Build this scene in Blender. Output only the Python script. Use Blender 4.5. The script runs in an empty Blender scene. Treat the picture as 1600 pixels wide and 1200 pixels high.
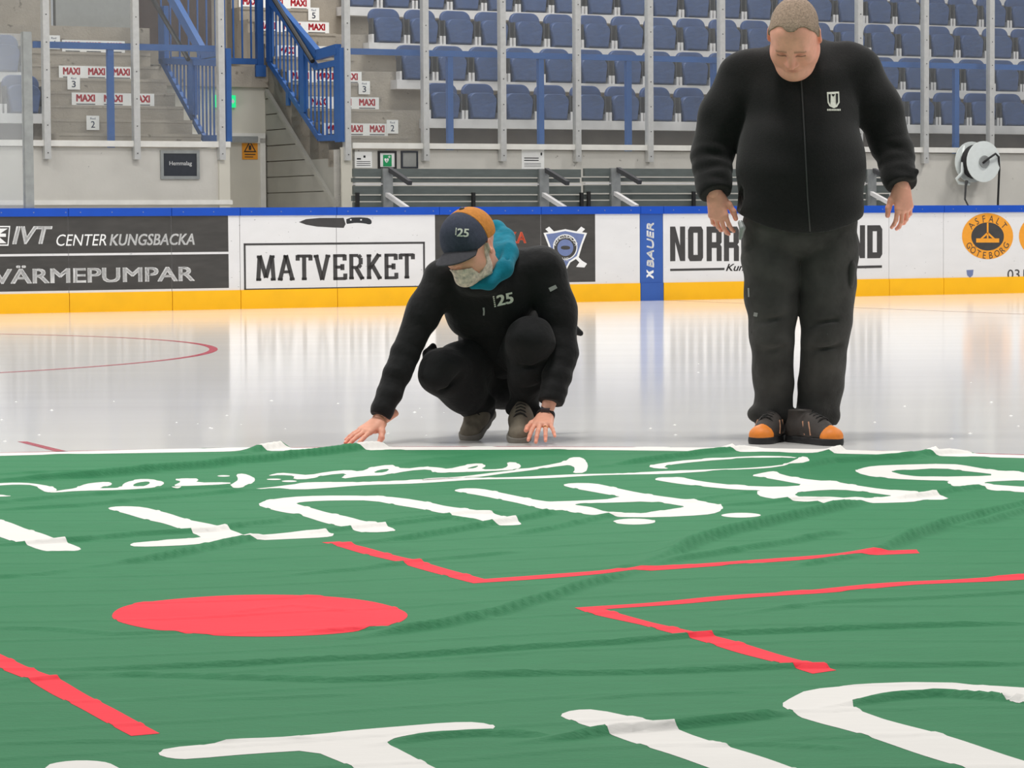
import bpy, bmesh, math, random
import numpy as np
from mathutils import Vector, Matrix
from mathutils.geometry import tessellate_polygon
from mathutils.bvhtree import BVHTree
random.seed(7)
SC = bpy.context.scene
COL = SC.collection

# ------------------------------------------------------------------ camera
FPX, CAM_H, HORIZON, ROLL = 4500.0, 0.86, 352.7, -0.0065
PITCH = math.atan((600 - HORIZON) / FPX)
cam_d = bpy.data.cameras.new('camera')
cam_d.sensor_width = 36.0
cam_d.lens = FPX / 1600 * 36.0
cam_d.clip_start = 0.05
cam_d.clip_end = 300
cam = bpy.data.objects.new('camera', cam_d)
COL.objects.link(cam)
cam.matrix_world = (Matrix.Translation((0, 0, CAM_H)) @ Matrix.Rotation(math.pi / 2 - PITCH, 4, 'X')
                    @ Matrix.Rotation(ROLL, 4, 'Z'))
SC.camera = cam
# ------------------------------------------------------------------ light: even hall light and rows of ceiling luminaires
SC.view_settings.view_transform = 'Standard'
SC.view_settings.look = 'None'
SC.view_settings.gamma = 1.0
SC.view_settings.use_curve_mapping = False
SC.view_settings.exposure = -0.1
world = bpy.data.worlds.new('hall_light')
SC.world = world
world.use_nodes = True
world.node_tree.nodes['Background'].inputs[0].default_value = (0.96, 0.98, 1.0, 1)
world.node_tree.nodes['Background'].inputs[1].default_value = 0.40
for ly in (10, 22, 34):
    for lx in (-11, 0, 11):
        ld = bpy.data.lights.new('ceiling_luminaire', 'AREA')
        ld.shape = 'RECTANGLE'
        ld.size = 2.4
        ld.size_y = 1.2
        ld.energy = 700
        ld.color = (1.0, 0.97, 0.93)
        lo = bpy.data.objects.new('ceiling_luminaire', ld)
        lo.location = (lx, ly, 10.5)
        COL.objects.link(lo)

# ------------------------------------------------------------------ frames of reference
# u runs along the rink boards, v away from the ice, z up; boards stand at v = 0
TH = math.radians(27.5)
CT, ST = math.cos(TH), math.sin(TH)
BY = 31.93


def W(u, v, z):
    return Vector((u * CT - v * ST, BY + u * ST + v * CT, z))


def ray(px, py):
    x, y = (px - 800) / FPX, -(py - 600) / FPX
    c, s = math.cos(ROLL), math.sin(ROLL)
    x, y = c * x - s * y, s * x + c * y
    ca, sa = math.cos(PITCH), math.sin(PITCH)
    return Vector((x, ca + y * sa, -sa + y * ca))


def at(px, py, Y):
    d = ray(px, py)
    return Vector((0, 0, CAM_H)) + d * (Y / d.y)


def ground(px, py, z=0.0):
    d = ray(px, py)
    t = (z - CAM_H) / d.z
    return Vector((d.x * t, d.y * t, z))


def UZ(px, py, v):
    """pixel -> (u, z) on the plane at depth v behind the boards"""
    d = ray(px, py)
    vn = -d.x * ST + d.y * CT
    t = (v + BY * CT) / vn
    P = d * t
    return P.x * CT + (P.y - BY) * ST, CAM_H + P.z


def VZ(px, py, u):
    """pixel -> (v, z) on the plane across the stand at place u"""
    d = ray(px, py)
    un = d.x * CT + d.y * ST
    t = (u + BY * ST) / un
    P = d * t
    return -P.x * ST + (P.y - BY) * CT, CAM_H + P.z


# ------------------------------------------------------------------ materials
def srgb(r, g, b):
    f = lambda c: (c / 255 / 12.92) if c / 255 <= 0.04045 else ((c / 255 + 0.055) / 1.055) ** 2.4
    return (f(r), f(g), f(b), 1)


def mat(name, rgb, rough=0.6, var=0.08, scale=20.0, bump=0.0, bscale=60.0, metal=0.0, spec=0.5, stretch=None, attr=None, sheen=0.0,
        spots=None, bdist=0.01):
    m = bpy.data.materials.new(name)
    m.use_nodes = True
    nt = m.node_tree
    b = nt.nodes['Principled BSDF']
    c = srgb(*rgb)
    b.inputs['Roughness'].default_value = rough
    b.inputs['Metallic'].default_value = metal
    b.inputs['Specular IOR Level'].default_value = spec
    if sheen:
        b.inputs['Sheen Weight'].default_value = sheen
        b.inputs['Sheen Roughness'].default_value = 0.5
    tc = nt.nodes.new('ShaderNodeTexCoord')
    mp = nt.nodes.new('ShaderNodeMapping')
    if stretch:
        mp.inputs['Scale'].default_value = stretch
    nt.links.new(tc.outputs['Object'], mp.inputs['Vector'])
    n = nt.nodes.new('ShaderNodeTexNoise')
    n.inputs['Scale'].default_value = scale
    n.inputs['Detail'].default_value = 6
    nt.links.new(mp.outputs[0], n.inputs['Vector'])
    mr = nt.nodes.new('ShaderNodeMapRange')
    mr.inputs['From Min'].default_value = 0.3
    mr.inputs['From Max'].default_value = 0.7
    mr.inputs['To Min'].default_value = 1 - var
    mr.inputs['To Max'].default_value = 1 + var
    nt.links.new(n.outputs['Fac'], mr.inputs['Value'])
    vm = nt.nodes.new('ShaderNodeVectorMath')
    vm.operation = 'SCALE'
    if attr:
        an = nt.nodes.new('ShaderNodeAttribute')
        an.attribute_name = attr
        nt.links.new(an.outputs['Color'], vm.inputs[0])
    else:
        vm.inputs[0].default_value = c[:3]
    nt.links.new(mr.outputs[0], vm.inputs['Scale'])
    out = vm.outputs[0]
    if spots:
        ns = nt.nodes.new('ShaderNodeTexNoise')
        ns.inputs['Scale'].default_value = spots[1]
        ns.inputs['Detail'].default_value = 4
        nt.links.new(mp.outputs[0], ns.inputs['Vector'])
        r2 = nt.nodes.new('ShaderNodeMapRange')
        r2.inputs['From Min'].default_value = spots[2]
        r2.inputs['From Max'].default_value = spots[2] + 0.05
        nt.links.new(ns.outputs['Fac'], r2.inputs['Value'])
        mx = nt.nodes.new('ShaderNodeMix')
        mx.data_type = 'RGBA'
        mx.inputs['B'].default_value = srgb(*spots[0])
        nt.links.new(r2.outputs[0], mx.inputs['Factor'])
        nt.links.new(out, mx.inputs['A'])
        out = mx.outputs['Result']
    nt.links.new(out, b.inputs['Base Color'])
    if bump:
        n2 = nt.nodes.new('ShaderNodeTexNoise')
        n2.inputs['Scale'].default_value = bscale
        n2.inputs['Detail'].default_value = 5
        nt.links.new(mp.outputs[0], n2.inputs['Vector'])
        bp = nt.nodes.new('ShaderNodeBump')
        bp.inputs['Strength'].default_value = bump
        bp.inputs['Distance'].default_value = bdist
        nt.links.new(n2.outputs['Fac'], bp.inputs['Height'])
        nt.links.new(bp.outputs[0], b.inputs['Normal'])
    return m


M = {}
M['ice'] = mat('ice', (232, 231, 228), 0.11, 0.03, 1.0, 0.006, 3.0, spec=0.24, stretch=(0.35, 2.2, 1), bdist=0.004)
M['ice_red'] = mat('ice_red_paint', (190, 60, 80), 0.2, 0.08, 3.0, spec=0.33)
M['ice_brown'] = mat('ice_brown_line', (176, 140, 130), 0.2, 0.08, 3.0, spec=0.33)
M['green'] = mat('green_mesh_fabric', (52, 124, 82), 0.75, 0.05, 9.0, 0.25, 40, spec=0.2, stretch=(1, 4, 1), bdist=0.006)
_nt = M['green'].node_tree          # fine knitted mesh of the cloth
_vo = _nt.nodes.new('ShaderNodeTexVoronoi')
_vo.inputs['Scale'].default_value = 130
_tc = _nt.nodes.new('ShaderNodeTexCoord')
_nt.links.new(_tc.outputs['Object'], _vo.inputs['Vector'])
_bp = _nt.nodes.new('ShaderNodeBump')
_bp.inputs['Strength'].default_value = 0.25
_bp.inputs['Distance'].default_value = 0.002
_nt.links.new(_vo.outputs['Distance'], _bp.inputs['Height'])
_old = [n for n in _nt.nodes if n.type == 'BUMP' and n != _bp][0]
_nt.links.new(_bp.outputs[0], _old.inputs['Normal'])
M['print_white'] = mat('white_fabric_print', (228, 225, 220), 0.75, 0.015, 9.0, 0.15, 40, spec=0.2, stretch=(1, 4, 1), bdist=0.004)
M['print_red'] = mat('red_fabric_print', (246, 52, 68), 0.75, 0.03, 9.0, 0.15, 40, spec=0.2, stretch=(1, 4, 1), bdist=0.004)
M['board_white'] = mat('white_board_plastic', (228, 227, 228), 0.35, 0.025, 3.0, spots=((150, 150, 150), 22, 0.70), stretch=(1, 1, 2.5))
M['board_black'] = mat('black_advert_film', (66, 64, 62), 0.35, 0.18, 4.0, stretch=(1, 1, 4))
M['board_yellow'] = mat('yellow_kick_plate', (255, 190, 0), 0.4, 0.04, 5.0)
M['board_blue'] = mat('blue_cap_rail', (2, 74, 184), 0.35, 0.05, 5.0)
M['strip_blue'] = mat('blue_line_film', (50, 92, 172), 0.35, 0.06, 5.0)
M['ad_white'] = mat('white_lettering', (240, 240, 240), 0.4, 0.02)
M['ad_dark'] = mat('dark_lettering', (62, 60, 60), 0.4, 0.12, 12)
M['ad_orange'] = mat('orange_lettering', (240, 110, 80), 0.4, 0.05)
M['ad_amber'] = mat('amber_disc_print', (240, 160, 45), 0.4, 0.04)
M['ad_steel'] = mat('steel_blue_print', (110, 125, 170), 0.4, 0.05)
M['wall'] = mat('painted_concrete', (200, 197, 190), 0.7, 0.06, 2.0, 0.15, 30, spots=((135, 132, 126), 14, 0.71))
M['concrete'] = mat('raw_concrete', (160, 152, 140), 0.85, 0.13, 3.0, 0.4, 40, spots=((120, 112, 102), 9, 0.66))
M['concrete_shade'] = mat('shaded_riser_concrete', (96, 88, 80), 0.9, 0.2, 4.0)  # dark tone stands in for shade on the front riser
M['beige'] = mat('beige_paint', (204, 200, 188), 0.6, 0.04, 2.0)
M['siding'] = mat('grey_siding', (160, 158, 150), 0.65, 0.05, 3.0)
M['trim'] = mat('white_trim_paint', (226, 224, 218), 0.5, 0.06, 8.0)
M['beam'] = mat('light_grey_steel', (214, 212, 212), 0.45, 0.05, 8.0)
M['alu'] = mat('brushed_aluminium', (196, 196, 194), 0.42, 0.06, 20, metal=0.35)
M['rail_blue'] = mat('blue_rail_paint', (40, 88, 152), 0.45, 0.07, 9.0)
M['seat'] = mat('blue_seat_plastic', (45, 68, 112), 0.5, 0.18, 8.0, 0.15, 30)
M['seat_pan'] = mat('blue_seat_plastic_worn', (48, 70, 112), 0.55, 0.22, 12.0, 0.2, 30, stretch=(1, 1, 3))
M['steel_dark'] = mat('dark_steel', (60, 60, 62), 0.5, 0.1)
M['black'] = mat('black_rubber', (24, 24, 25), 0.6, 0.1)
M['slat'] = mat('grey_green_slat', (92, 99, 96), 0.45, 0.1, 6.0, stretch=(1, 1, 5))
M['galv'] = mat('galvanised_steel', (150, 153, 152), 0.45, 0.12, 12.0, metal=0.3)
M['paper'] = mat('white_paper', (236, 236, 234), 0.7, 0.02)
M['ink'] = mat('black_ink', (40, 42, 46), 0.7, 0.05)
M['navy_ink'] = mat('navy_ink', (46, 62, 96), 0.7, 0.05)
M['red_ink'] = mat('red_ink', (206, 32, 52), 0.6, 0.05)
M['sign_green'] = mat('green_sign', (20, 150, 90), 0.5, 0.04)
M['sign_amber'] = mat('amber_sign', (226, 150, 40), 0.5, 0.04)
M['sign_black'] = mat('black_sign', (44, 48, 56), 0.35, 0.1)
M['panel_grey'] = mat('grey_sheet', (150, 151, 148), 0.6, 0.04)
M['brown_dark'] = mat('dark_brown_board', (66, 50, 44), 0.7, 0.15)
M['reel_white'] = mat('white_enamel', (222, 228, 226), 0.35, 0.03)
exit_m = mat('lit_exit_sign', (20, 200, 110), 0.4, 0.02)
exit_m.node_tree.nodes['Principled BSDF'].inputs['Emission Color'].default_value = (0.02, 0.75, 0.28, 1)
exit_m.node_tree.nodes['Principled BSDF'].inputs['Emission Strength'].default_value = 0.8
M['exit'] = exit_m


def glass_material(name, haze):
    m = bpy.data.materials.new(name)
    m.use_nodes = True
    nt = m.node_tree
    nt.nodes.remove(nt.nodes['Principled BSDF'])
    tr = nt.nodes.new('ShaderNodeBsdfTransparent')
    tr.inputs[0].default_value = (0.97, 0.98, 0.98, 1)
    gl = nt.nodes.new('ShaderNodeBsdfGlossy')
    gl.inputs['Roughness'].default_value = 0.05
    df = nt.nodes.new('ShaderNodeBsdfDiffuse')
    df.inputs[0].default_value = (0.8, 0.82, 0.84, 1)
    n = nt.nodes.new('ShaderNodeTexNoise')
    n.inputs['Scale'].default_value = 2.5
    mr = nt.nodes.new('ShaderNodeMapRange')
    mr.inputs['To Min'].default_value = haze * 0.6
    mr.inputs['To Max'].default_value = haze * 1.4
    nt.links.new(n.outputs['Fac'], mr.inputs['Value'])
    m1 = nt.nodes.new('ShaderNodeMixShader')
    m1.inputs[0].default_value = 0.04
    m2 = nt.nodes.new('ShaderNodeMixShader')
    nt.links.new(tr.outputs[0], m1.inputs[1])
    nt.links.new(gl.outputs[0], m1.inputs[2])
    nt.links.new(mr.outputs[0], m2.inputs[0])
    nt.links.new(m1.outputs[0], m2.inputs[1])
    nt.links.new(df.outputs[0], m2.inputs[2])
    nt.links.new(m2.outputs[0], nt.nodes['Material Output'].inputs[0])
    return m


M['glass'] = glass_material('clear_acrylic', 0.03)
M['glass_hazy'] = glass_material('scuffed_acrylic', 0.13)

# ------------------------------------------------------------------ object helpers
ORG = {}


def link(name, me, m, parent=None, org=None, smooth=False):
    """one mesh object; vertices are given in world space and stored relative to the origin of the thing"""
    o = bpy.data.objects.new(name, me)
    COL.objects.link(o)
    if parent is not None:
        L = ORG[parent.name]
        o.parent = parent
    else:
        L = Vector(org) if org is not None else Vector((0, 0, 0))
        o.location = L
    ORG[o.name] = L
    if L.length:
        me.transform(Matrix.Translation(-L))
    if m is not None:
        for mm in (m if isinstance(m, (list, tuple)) else [m]):
            me.materials.append(mm)
    if smooth:
        me.polygons.foreach_set('use_smooth', [True] * len(me.polygons))
    return o


def empty(name, loc):
    o = bpy.data.objects.new(name, None)
    o.empty_display_size = 0.1
    o.location = loc
    COL.objects.link(o)
    ORG[o.name] = Vector(loc)
    return o


def tag(o, label=None, cat=None, group=None, kind=None):
    if label:
        o['label'] = label
    if cat:
        o['category'] = cat
    if group:
        o['group'] = group
    if kind:
        o['kind'] = kind
    return o


def copy_thing(root, loc):
    r = root.copy()
    COL.objects.link(r)
    r.location = loc
    for ch in root.children:
        c = ch.copy()
        COL.objects.link(c)
        c.parent = r
        for g in ch.children:
            d = g.copy()
            COL.objects.link(d)
            d.parent = c
    return r


ID = lambda a, b, c: Vector((a, b, c))


class MB:
    def __init__(s, fr=ID):
        s.v, s.f, s.fr, s.mi = [], [], fr, []

    def add(s, pts, faces):
        n = len(s.v)
        s.v += [s.fr(*p) for p in pts]
        s.f += [tuple(i + n for i in f) for f in faces]
        return s

    def box(s, a0, a1, b0, b1, c0, c1):
        a0, a1 = sorted((a0, a1)); b0, b1 = sorted((b0, b1)); c0, c1 = sorted((c0, c1))
        P = [(a0, b0, c0), (a1, b0, c0), (a1, b1, c0), (a0, b1, c0), (a0, b0, c1), (a1, b0, c1), (a1, b1, c1), (a0, b1, c1)]
        return s.add(P, [(3, 2, 1, 0), (4, 5, 6, 7), (0, 1, 5, 4), (1, 2, 6, 5), (2, 3, 7, 6), (3, 0, 4, 7)])

    def tube(s, pts, r, seg=8, closed=False):
        pts = [Vector(p) for p in pts]
        n0 = len(s.v)
        n = len(pts)
        rs = r if isinstance(r, (list, tuple)) else [r] * n
        up = None
        for i, p in enumerate(pts):
            d = (pts[min(i + 1, n - 1)] - pts[max(i - 1, 0)]).normalized()
            if up is None:
                up = d.orthogonal().normalized()
            up = (up - d * up.dot(d)).normalized()
            sd = d.cross(up)
            for k in range(seg):
                a = 2 * math.pi * (k + 0.5) / seg
                q = p + (up * math.cos(a) + sd * math.sin(a)) * rs[i]
                s.v.append(s.fr(*q))
        for i in range(n - 1):
            for k in range(seg):
                a, b = n0 + i * seg + k, n0 + i * seg + (k + 1) % seg
                s.f.append((a, b, b + seg, a + seg))
        s.f.append(tuple(n0 + k for k in range(seg))[::-1])
        s.f.append(tuple(n0 + (n - 1) * seg + k for k in range(seg)))
        return s

    def bar(s, p, q, w, h, up=(0, 0, 1)):
        """rectangular bar from p to q in local coordinates; w sideways, h along up"""
        p, q = Vector(p), Vector(q)
        d = (q - p).normalized()
        up = Vector(up)
        up = (up - d * up.dot(d)).normalized()
        sd = d.cross(up)
        P = []
        for c in (p, q):
            for a, b in ((-1, -1), (1, -1), (1, 1), (-1, 1)):
                P.append(tuple(c + sd * (a * w / 2) + up * (b * h / 2)))
        return s.add(P, [(3, 2, 1, 0), (4, 5, 6, 7), (0, 1, 5, 4), (1, 2, 6, 5), (2, 3, 7, 6), (3, 0, 4, 7)])

    def prism(s, poly, place, d0, d1):
        """polygon (2D) extruded between d0 and d1; place(a, b, d) gives local coordinates"""
        n = len(poly)
        P = [place(a, b, d0) for a, b in poly] + [place(a, b, d1) for a, b in poly]
        F = [tuple(range(n))[::-1], tuple(range(n, 2 * n))]
        F += [(i, (i + 1) % n, n + (i + 1) % n, n + i) for i in range(n)]
        return s.add(P, F)

    def mesh(s, name='part'):
        me = bpy.data.meshes.new(name)
        me.from_pydata([tuple(p) for p in s.v], [], s.f)
        bm = bmesh.new()
        bm.from_mesh(me)
        bmesh.ops.recalc_face_normals(bm, faces=bm.faces)
        bm.to_mesh(me)
        bm.free()
        return me

    def build(s, name, m, parent=None, org=None, smooth=False):
        return link(name, s.mesh(name), m, parent, org, smooth)


_text_cache = {}


def text_shape(txt, shear=0.0):
    """flat letter shapes from the built-in typeface: vertex array (x, y) and faces"""
    key = (txt, shear)
    if key not in _text_cache:
        cu = bpy.data.curves.new('t', 'FONT')
        cu.body = txt
        cu.shear = shear
        cu.resolution_u = 3
        o = bpy.data.objects.new('t', cu)
        COL.objects.link(o)
        bpy.context.view_layer.update()
        me = bpy.data.meshes.new_from_object(o.evaluated_get(bpy.context.evaluated_depsgraph_get()))
        V = np.array([v.co[:2] for v in me.vertices]) if len(me.vertices) else np.zeros((0, 2))
        Fc = [tuple(p.vertices) for p in me.polygons]
        bpy.data.objects.remove(o)
        bpy.data.curves.remove(cu)
        bpy.data.meshes.remove(me)
        _text_cache[key] = (V, Fc)
    return _text_cache[key]


def text_into(mb, txt, rect, place, shear=0.0, bold=0.0):
    """letters stretched into rect = (x0, x1, y0, y1); place(x, y) gives local coordinates"""
    V, Fc = text_shape(txt, shear)
    lo, hi = V.min(0) - bold, V.max(0) + bold
    x0, x1, y0, y1 = rect
    for sx, sy in (((-1, -1), (1, -1), (-1, 1), (1, 1), (0, 0)) if bold else ((0, 0),)):   # heavier strokes: the letters laid over each other, slightly moved
        P = []
        for x, y in V:
            P.append(place(x0 + (x + sx * bold - lo[0]) / (hi[0] - lo[0]) * (x1 - x0), y0 + (y + sy * bold * .5 - lo[1]) / (hi[1] - lo[1]) * (y1 - y0)))
        mb.add(P, Fc)
    return mb


def flat(polys, place):
    """flat shapes: each item is an outline or (outline, hole, hole ...)"""
    mb = MB()
    for p in polys:
        loops = list(p) if isinstance(p[0][0], (list, tuple)) else [p]
        tri = tessellate_polygon([[Vector((a, b, 0)) for a, b in L] for L in loops])
        pts = [q for L in loops for q in L]
        mb.add([place(*q) for q in pts], [tuple(t) for t in tri])
    return mb


def chaikin(poly, n=1):
    for _ in range(n):
        out = []
        for i in range(len(poly)):
            a, b = poly[i], poly[(i + 1) % len(poly)]
            out.append((a[0] * .75 + b[0] * .25, a[1] * .75 + b[1] * .25))
            out.append((a[0] * .25 + b[0] * .75, a[1] * .25 + b[1] * .75))
        poly = out
    return poly


def ellipse(cx, cy, rx, ry, n=40):
    return [(cx + rx * math.cos(2 * math.pi * k / n), cy + ry * math.sin(2 * math.pi * k / n)) for k in range(n)]


# ------------------------------------------------------------------ ice
mb = MB()
mb.add([(-60, -20, 0), (60, -20, 0), (60, 90, 0), (-60, 90, 0), (-60, -20, -0.1), (60, -20, -0.1), (60, 90, -0.1), (-60, 90, -0.1)],
       [(0, 1, 2, 3), (7, 6, 5, 4), (0, 4, 5, 1), (1, 5, 6, 2), (2, 6, 7, 3), (3, 7, 4, 0)])
ice = mb.build('floor', M['ice'])
tag(ice, kind='structure')


def ring(cx, cy, r0, r1, z, n=160):
    mb = MB()
    P = []
    for k in range(n):
        a = 2 * math.pi * k / n
        P += [(cx + r0 * math.cos(a), cy + r0 * math.sin(a), z), (cx + r1 * math.cos(a), cy + r1 * math.sin(a), z)]
    mb.add(P, [(2 * k, 2 * k + 1, (2 * k + 3) % (2 * n), (2 * k + 2) % (2 * n)) for k in range(n)])
    return mb


ring(-6.32, 19.95, 4.2, 4.26, 0.0006).build('circle_line', M['ice_red'], ice)
BCX, BCY, BR = -0.57, 5.745, 5.415
ring(BCX, BCY, BR + 0.005, BR + 0.075, 0.0006).build('circle_line', M['ice_red'], ice)
a, b = ground(28, 690), ground(105, 706)
c, d = ground(45, 690), ground(92, 706)
MB().add([tuple(ground(27, 690) + Vector((0, 0, .0006))), tuple(ground(42, 690) + Vector((0, 0, .0006))), tuple(ground(110, 706.5) + Vector((0, 0, .0006))), tuple(ground(90, 706.5) + Vector((0, 0, .0006)))],
         [(0, 1, 2, 3)]).build('hash_mark', M['ice_red'], ice)
u0 = UZ(1037, 472, 0)[0]
MB(W).add([(u0, -.02, .0006), (u0 + .05, -.02, .0006), (u0 + .05, -14, .0006), (u0, -14, .0006)], [(0, 1, 2, 3)]).build('thin_line', M['ice_brown'], ice)

# ------------------------------------------------------------------ rink boards
boards = MB(W).box(-22, 22, 0.03, 0.12, 0.0, 1.0).build('wall_boards', M['panel_grey'])
tag(boards, kind='structure')
seams_px = [-120, 107, 268, 375, 526, 686, 845, 1000, 1036, 1212, 1389, 1474, 1640]
seam_u = [UZ(p, 400, 0)[0] for p in seams_px]
seam_u = [seam_u[0] - 6.5, seam_u[0] - 3.2] + seam_u + [seam_u[-1] + 2.4, seam_u[-1] + 4.8]
zc0 = 0.985
panels = []
for i in range(len(seam_u) - 1):
    a, b = seam_u[i] + 0.003, seam_u[i + 1] - 0.003
    strip = (i == 9)
    p = MB(W).box(a, b, 0.0, 0.03, 0.2, zc0).build('board_panel', M['strip_blue'] if strip else M['board_white'], boards)
    panels.append(p)
    MB(W).box(a, b, -0.012, 0.03, 0.0, 0.2).build('kick_plate', M['strip_blue'] if strip else M['board_yellow'], boards)
    cr = MB(W).box(a, b, -0.02, 0.16, zc0, 1.07).build('cap_rail', M['board_blue'], boards)
    sm = MB(W)
    k = a + 0.12
    while k < b:
        sm.box(k, k + 0.012, -0.0215, -0.018, 1.02, 1.032)
        k += 0.34
    tag(sm.build('cap_screw', M['ad_steel'], cr), kind='stuff')


def panel_of(u):
    for i in range(len(seam_u) - 1):
        if seam_u[i] <= u < seam_u[i + 1]:
            return panels[i]
    return panels[0]


def bplace(off):
    return lambda u, z: tuple(W(u, -off, z))


def prect(x0, y0, x1, y1, v=0.0):
    ym, xm = (y0 + y1) / 2, (x0 + x1) / 2
    return UZ(x0, ym, v)[0], UZ(x1, ym, v)[0], UZ(xm, y1, v)[1], UZ(xm, y0, v)[1]


def bp(pts):
    return [UZ(x, y, 0) for x, y in pts]


def on_board(name, polys, m, off, px):
    return flat(polys, bplace(off)).build(name, m, panel_of(UZ(px, 400, 0)[0]))


def board_text(txt, box, m, px=None, off=0.0025, shear=0.0, bold=0.0, name='lettering'):
    mb = MB()
    text_into(mb, txt, prect(*box), bplace(off), shear, bold)
    return mb.build(name, m, panel_of(UZ(px if px else box[0] + 2, 400, 0)[0]))


zt, zb = 0.985, 0.205
# black heat pump advert
ua, ub = UZ(-300, 400, 0)[0], UZ(357, 400, 0)[0]
zl = UZ(180, 397, 0)[1]
rect = lambda a, b, c, d: [(a, c), (b, c), (b, d), (a, d)]
for k, (pa, pb) in enumerate(((-500, 106.7), (107.3, 267.7), (268.3, 357))):
    a, b = UZ(pa, 400, 0)[0], UZ(pb, 400, 0)[0]
    on_board('advert_film', [rect(a, b, zl + .012, zt), rect(a, b, zb + .02, zl - .012)], M['board_black'], 0.0012, (pa + pb) / 2)
board_text('IVT', (19, 353, 82, 382), M['ad_white'], 50, shear=0.25, bold=0.03)
lp = lambda pts: bp(pts)
on_board('logo', [lp([(-40, 353), (16, 353), (13, 384), (-40, 384)]),], M['ad_white'], 0.0024, 20)
on_board('logo', [lp([(-38, 355), (14, 355), (11.5, 382), (-38, 382)])], M['board_black'], 0.0032, 20)
on_board('logo', [lp([(-30, 357), (12, 357), (0, 365), (9, 365), (9, 370), (-2, 370), (10, 380), (-30, 380)])], M['ad_white'], 0.004, 20)
board_text('CENTER', (88, 366, 166, 384), M['ad_white'], 130, shear=0.22)
board_text('KUNGSBACKA', (171, 365, 304, 383.5), M['ad_white'], 200, shear=0.22, bold=0.02)
board_text('VÄRMEPUMPAR', (-12, 413, 304, 442), M['ad_white'], 200, bold=0.025)
# kitchen advert with knife and framed slab-serif name
bx0, bx1, bz0, bz1 = prect(381, 379, 664, 452)
t = 0.022
on_board('frame_line', [rect(bx0, bx1, bz1 - t, bz1), rect(bx0, bx1, bz0, bz0 + t), rect(bx0, bx0 + t, bz0, bz1), rect(bx1 - t, bx1, bz0, bz1)], M['ad_dark'], 0.0015, 450)
on_board('knife_blade', [bp([(467, 347), (478, 342.5), (500, 340.5), (537, 340.5), (540, 350), (537, 356), (520, 355.5), (495, 354), (478, 351)])], M['ad_dark'], 0.0015, 520)
on_board('knife_handle', [bp(chaikin([(541, 340), (572, 339.5), (580, 343), (581, 349), (577, 351), (570, 349), (556, 348), (545, 349.5), (541, 350)], 1))], M['ink'], 0.0015, 560)
on_board('knife_rivet', [bp(ellipse(548, 343.5, 1.4, 1.2, 10)), bp(ellipse(564, 343.5, 1.4, 1.2, 10))], M['ad_white'], 0.0025, 560)
SLAB = {
    'M': (1.15, [((.12, 0), (.22, 1)), ((.22, 1), (.575, .12)), ((.575, .12), (.93, 1)), ((.93, 1), (1.03, 0))], [(.0, .3, 0), (.05, .3, 1), (.85, 1.1, 1), (.85, 1.15, 0)]),
    'A': (1.0, [((.12, 0), (.5, 1)), ((.5, 1), (.88, 0)), ((.26, .34), (.74, .34))], [(0, .3, 0), (.7, 1, 0), (.34, .56, 1)]),
    'T': (.9, [((.45, 0), (.45, 1)), ((.03, .96), (.87, .96)), ((.07, 1), (.07, .78)), ((.83, 1), (.83, .78))], [(.3, .6, 0)]),
    'V': (1.0, [((.14, 1), (.5, 0)), ((.5, 0), (.86, 1))], [(0, .3, 1), (.7, 1, 1)]),
    'E': (.85, [((.17, 0), (.17, 1)), ((.05, .96), (.78, .96)), ((.17, .5), (.6, .5)), ((.05, .04), (.8, .04)), ((.74, 1), (.74, .76)), ((.77, 0), (.77, .24)), ((.6, .62), (.6, .38))], []),
    'R': (.95, [((.17, 0), (.17, 1)), ((.05, .96), (.6, .96)), ((.6, .96), (.74, .86)), ((.74, .86), (.74, .6)), ((.74, .6), (.6, .48)), ((.17, .48), (.6, .48)), ((.45, .48), (.84, 0))], [(.03, .32, 0), (.7, .95, 0)]),
    'K': (.95, [((.17, 0), (.17, 1)), ((.17, .4), (.78, 1)), ((.36, .58), (.84, 0))], [(.03, .32, 0), (.03, .32, 1), (.64, .92, 1), (.68, .95, 0)]),
}


def slab_word(word, box, m, px):
    u0, u1, z0, z1 = prect(*box)
    tot = sum(SLAB[c][0] for c in word) + 0.12 * (len(word) - 1)
    sx, sz = (u1 - u0) / tot, (z1 - z0)
    polys, x = [], 0.0
    for c in word:
        w, st, serif = SLAB[c]
        for (ax, ay), (bx, by) in st:
            A = Vector((u0 + (x + ax) * sx, z0 + ay * sz)); B = Vector((u0 + (x + bx) * sx, z0 + by * sz))
            d = (B - A).normalized(); n = Vector((-d.y, d.x)) * (0.016 if abs(d.x) > .9 else 0.024)
            polys.append([tuple(A + n), tuple(A - n), tuple(B - n), tuple(B + n)])
        for (s0, s1, top) in serif:
            zz = z0 + sz - .028 if top else z0
            polys.append(rect(u0 + (x + s0) * sx, u0 + (x + s1) * sx, zz, zz + .028))
        x += w + 0.12
    return on_board('lettering', polys, m, 0.0015, px)


slab_word('MATVERKET', (400, 398, 647, 437), M['ad_dark'], 450)
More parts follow.
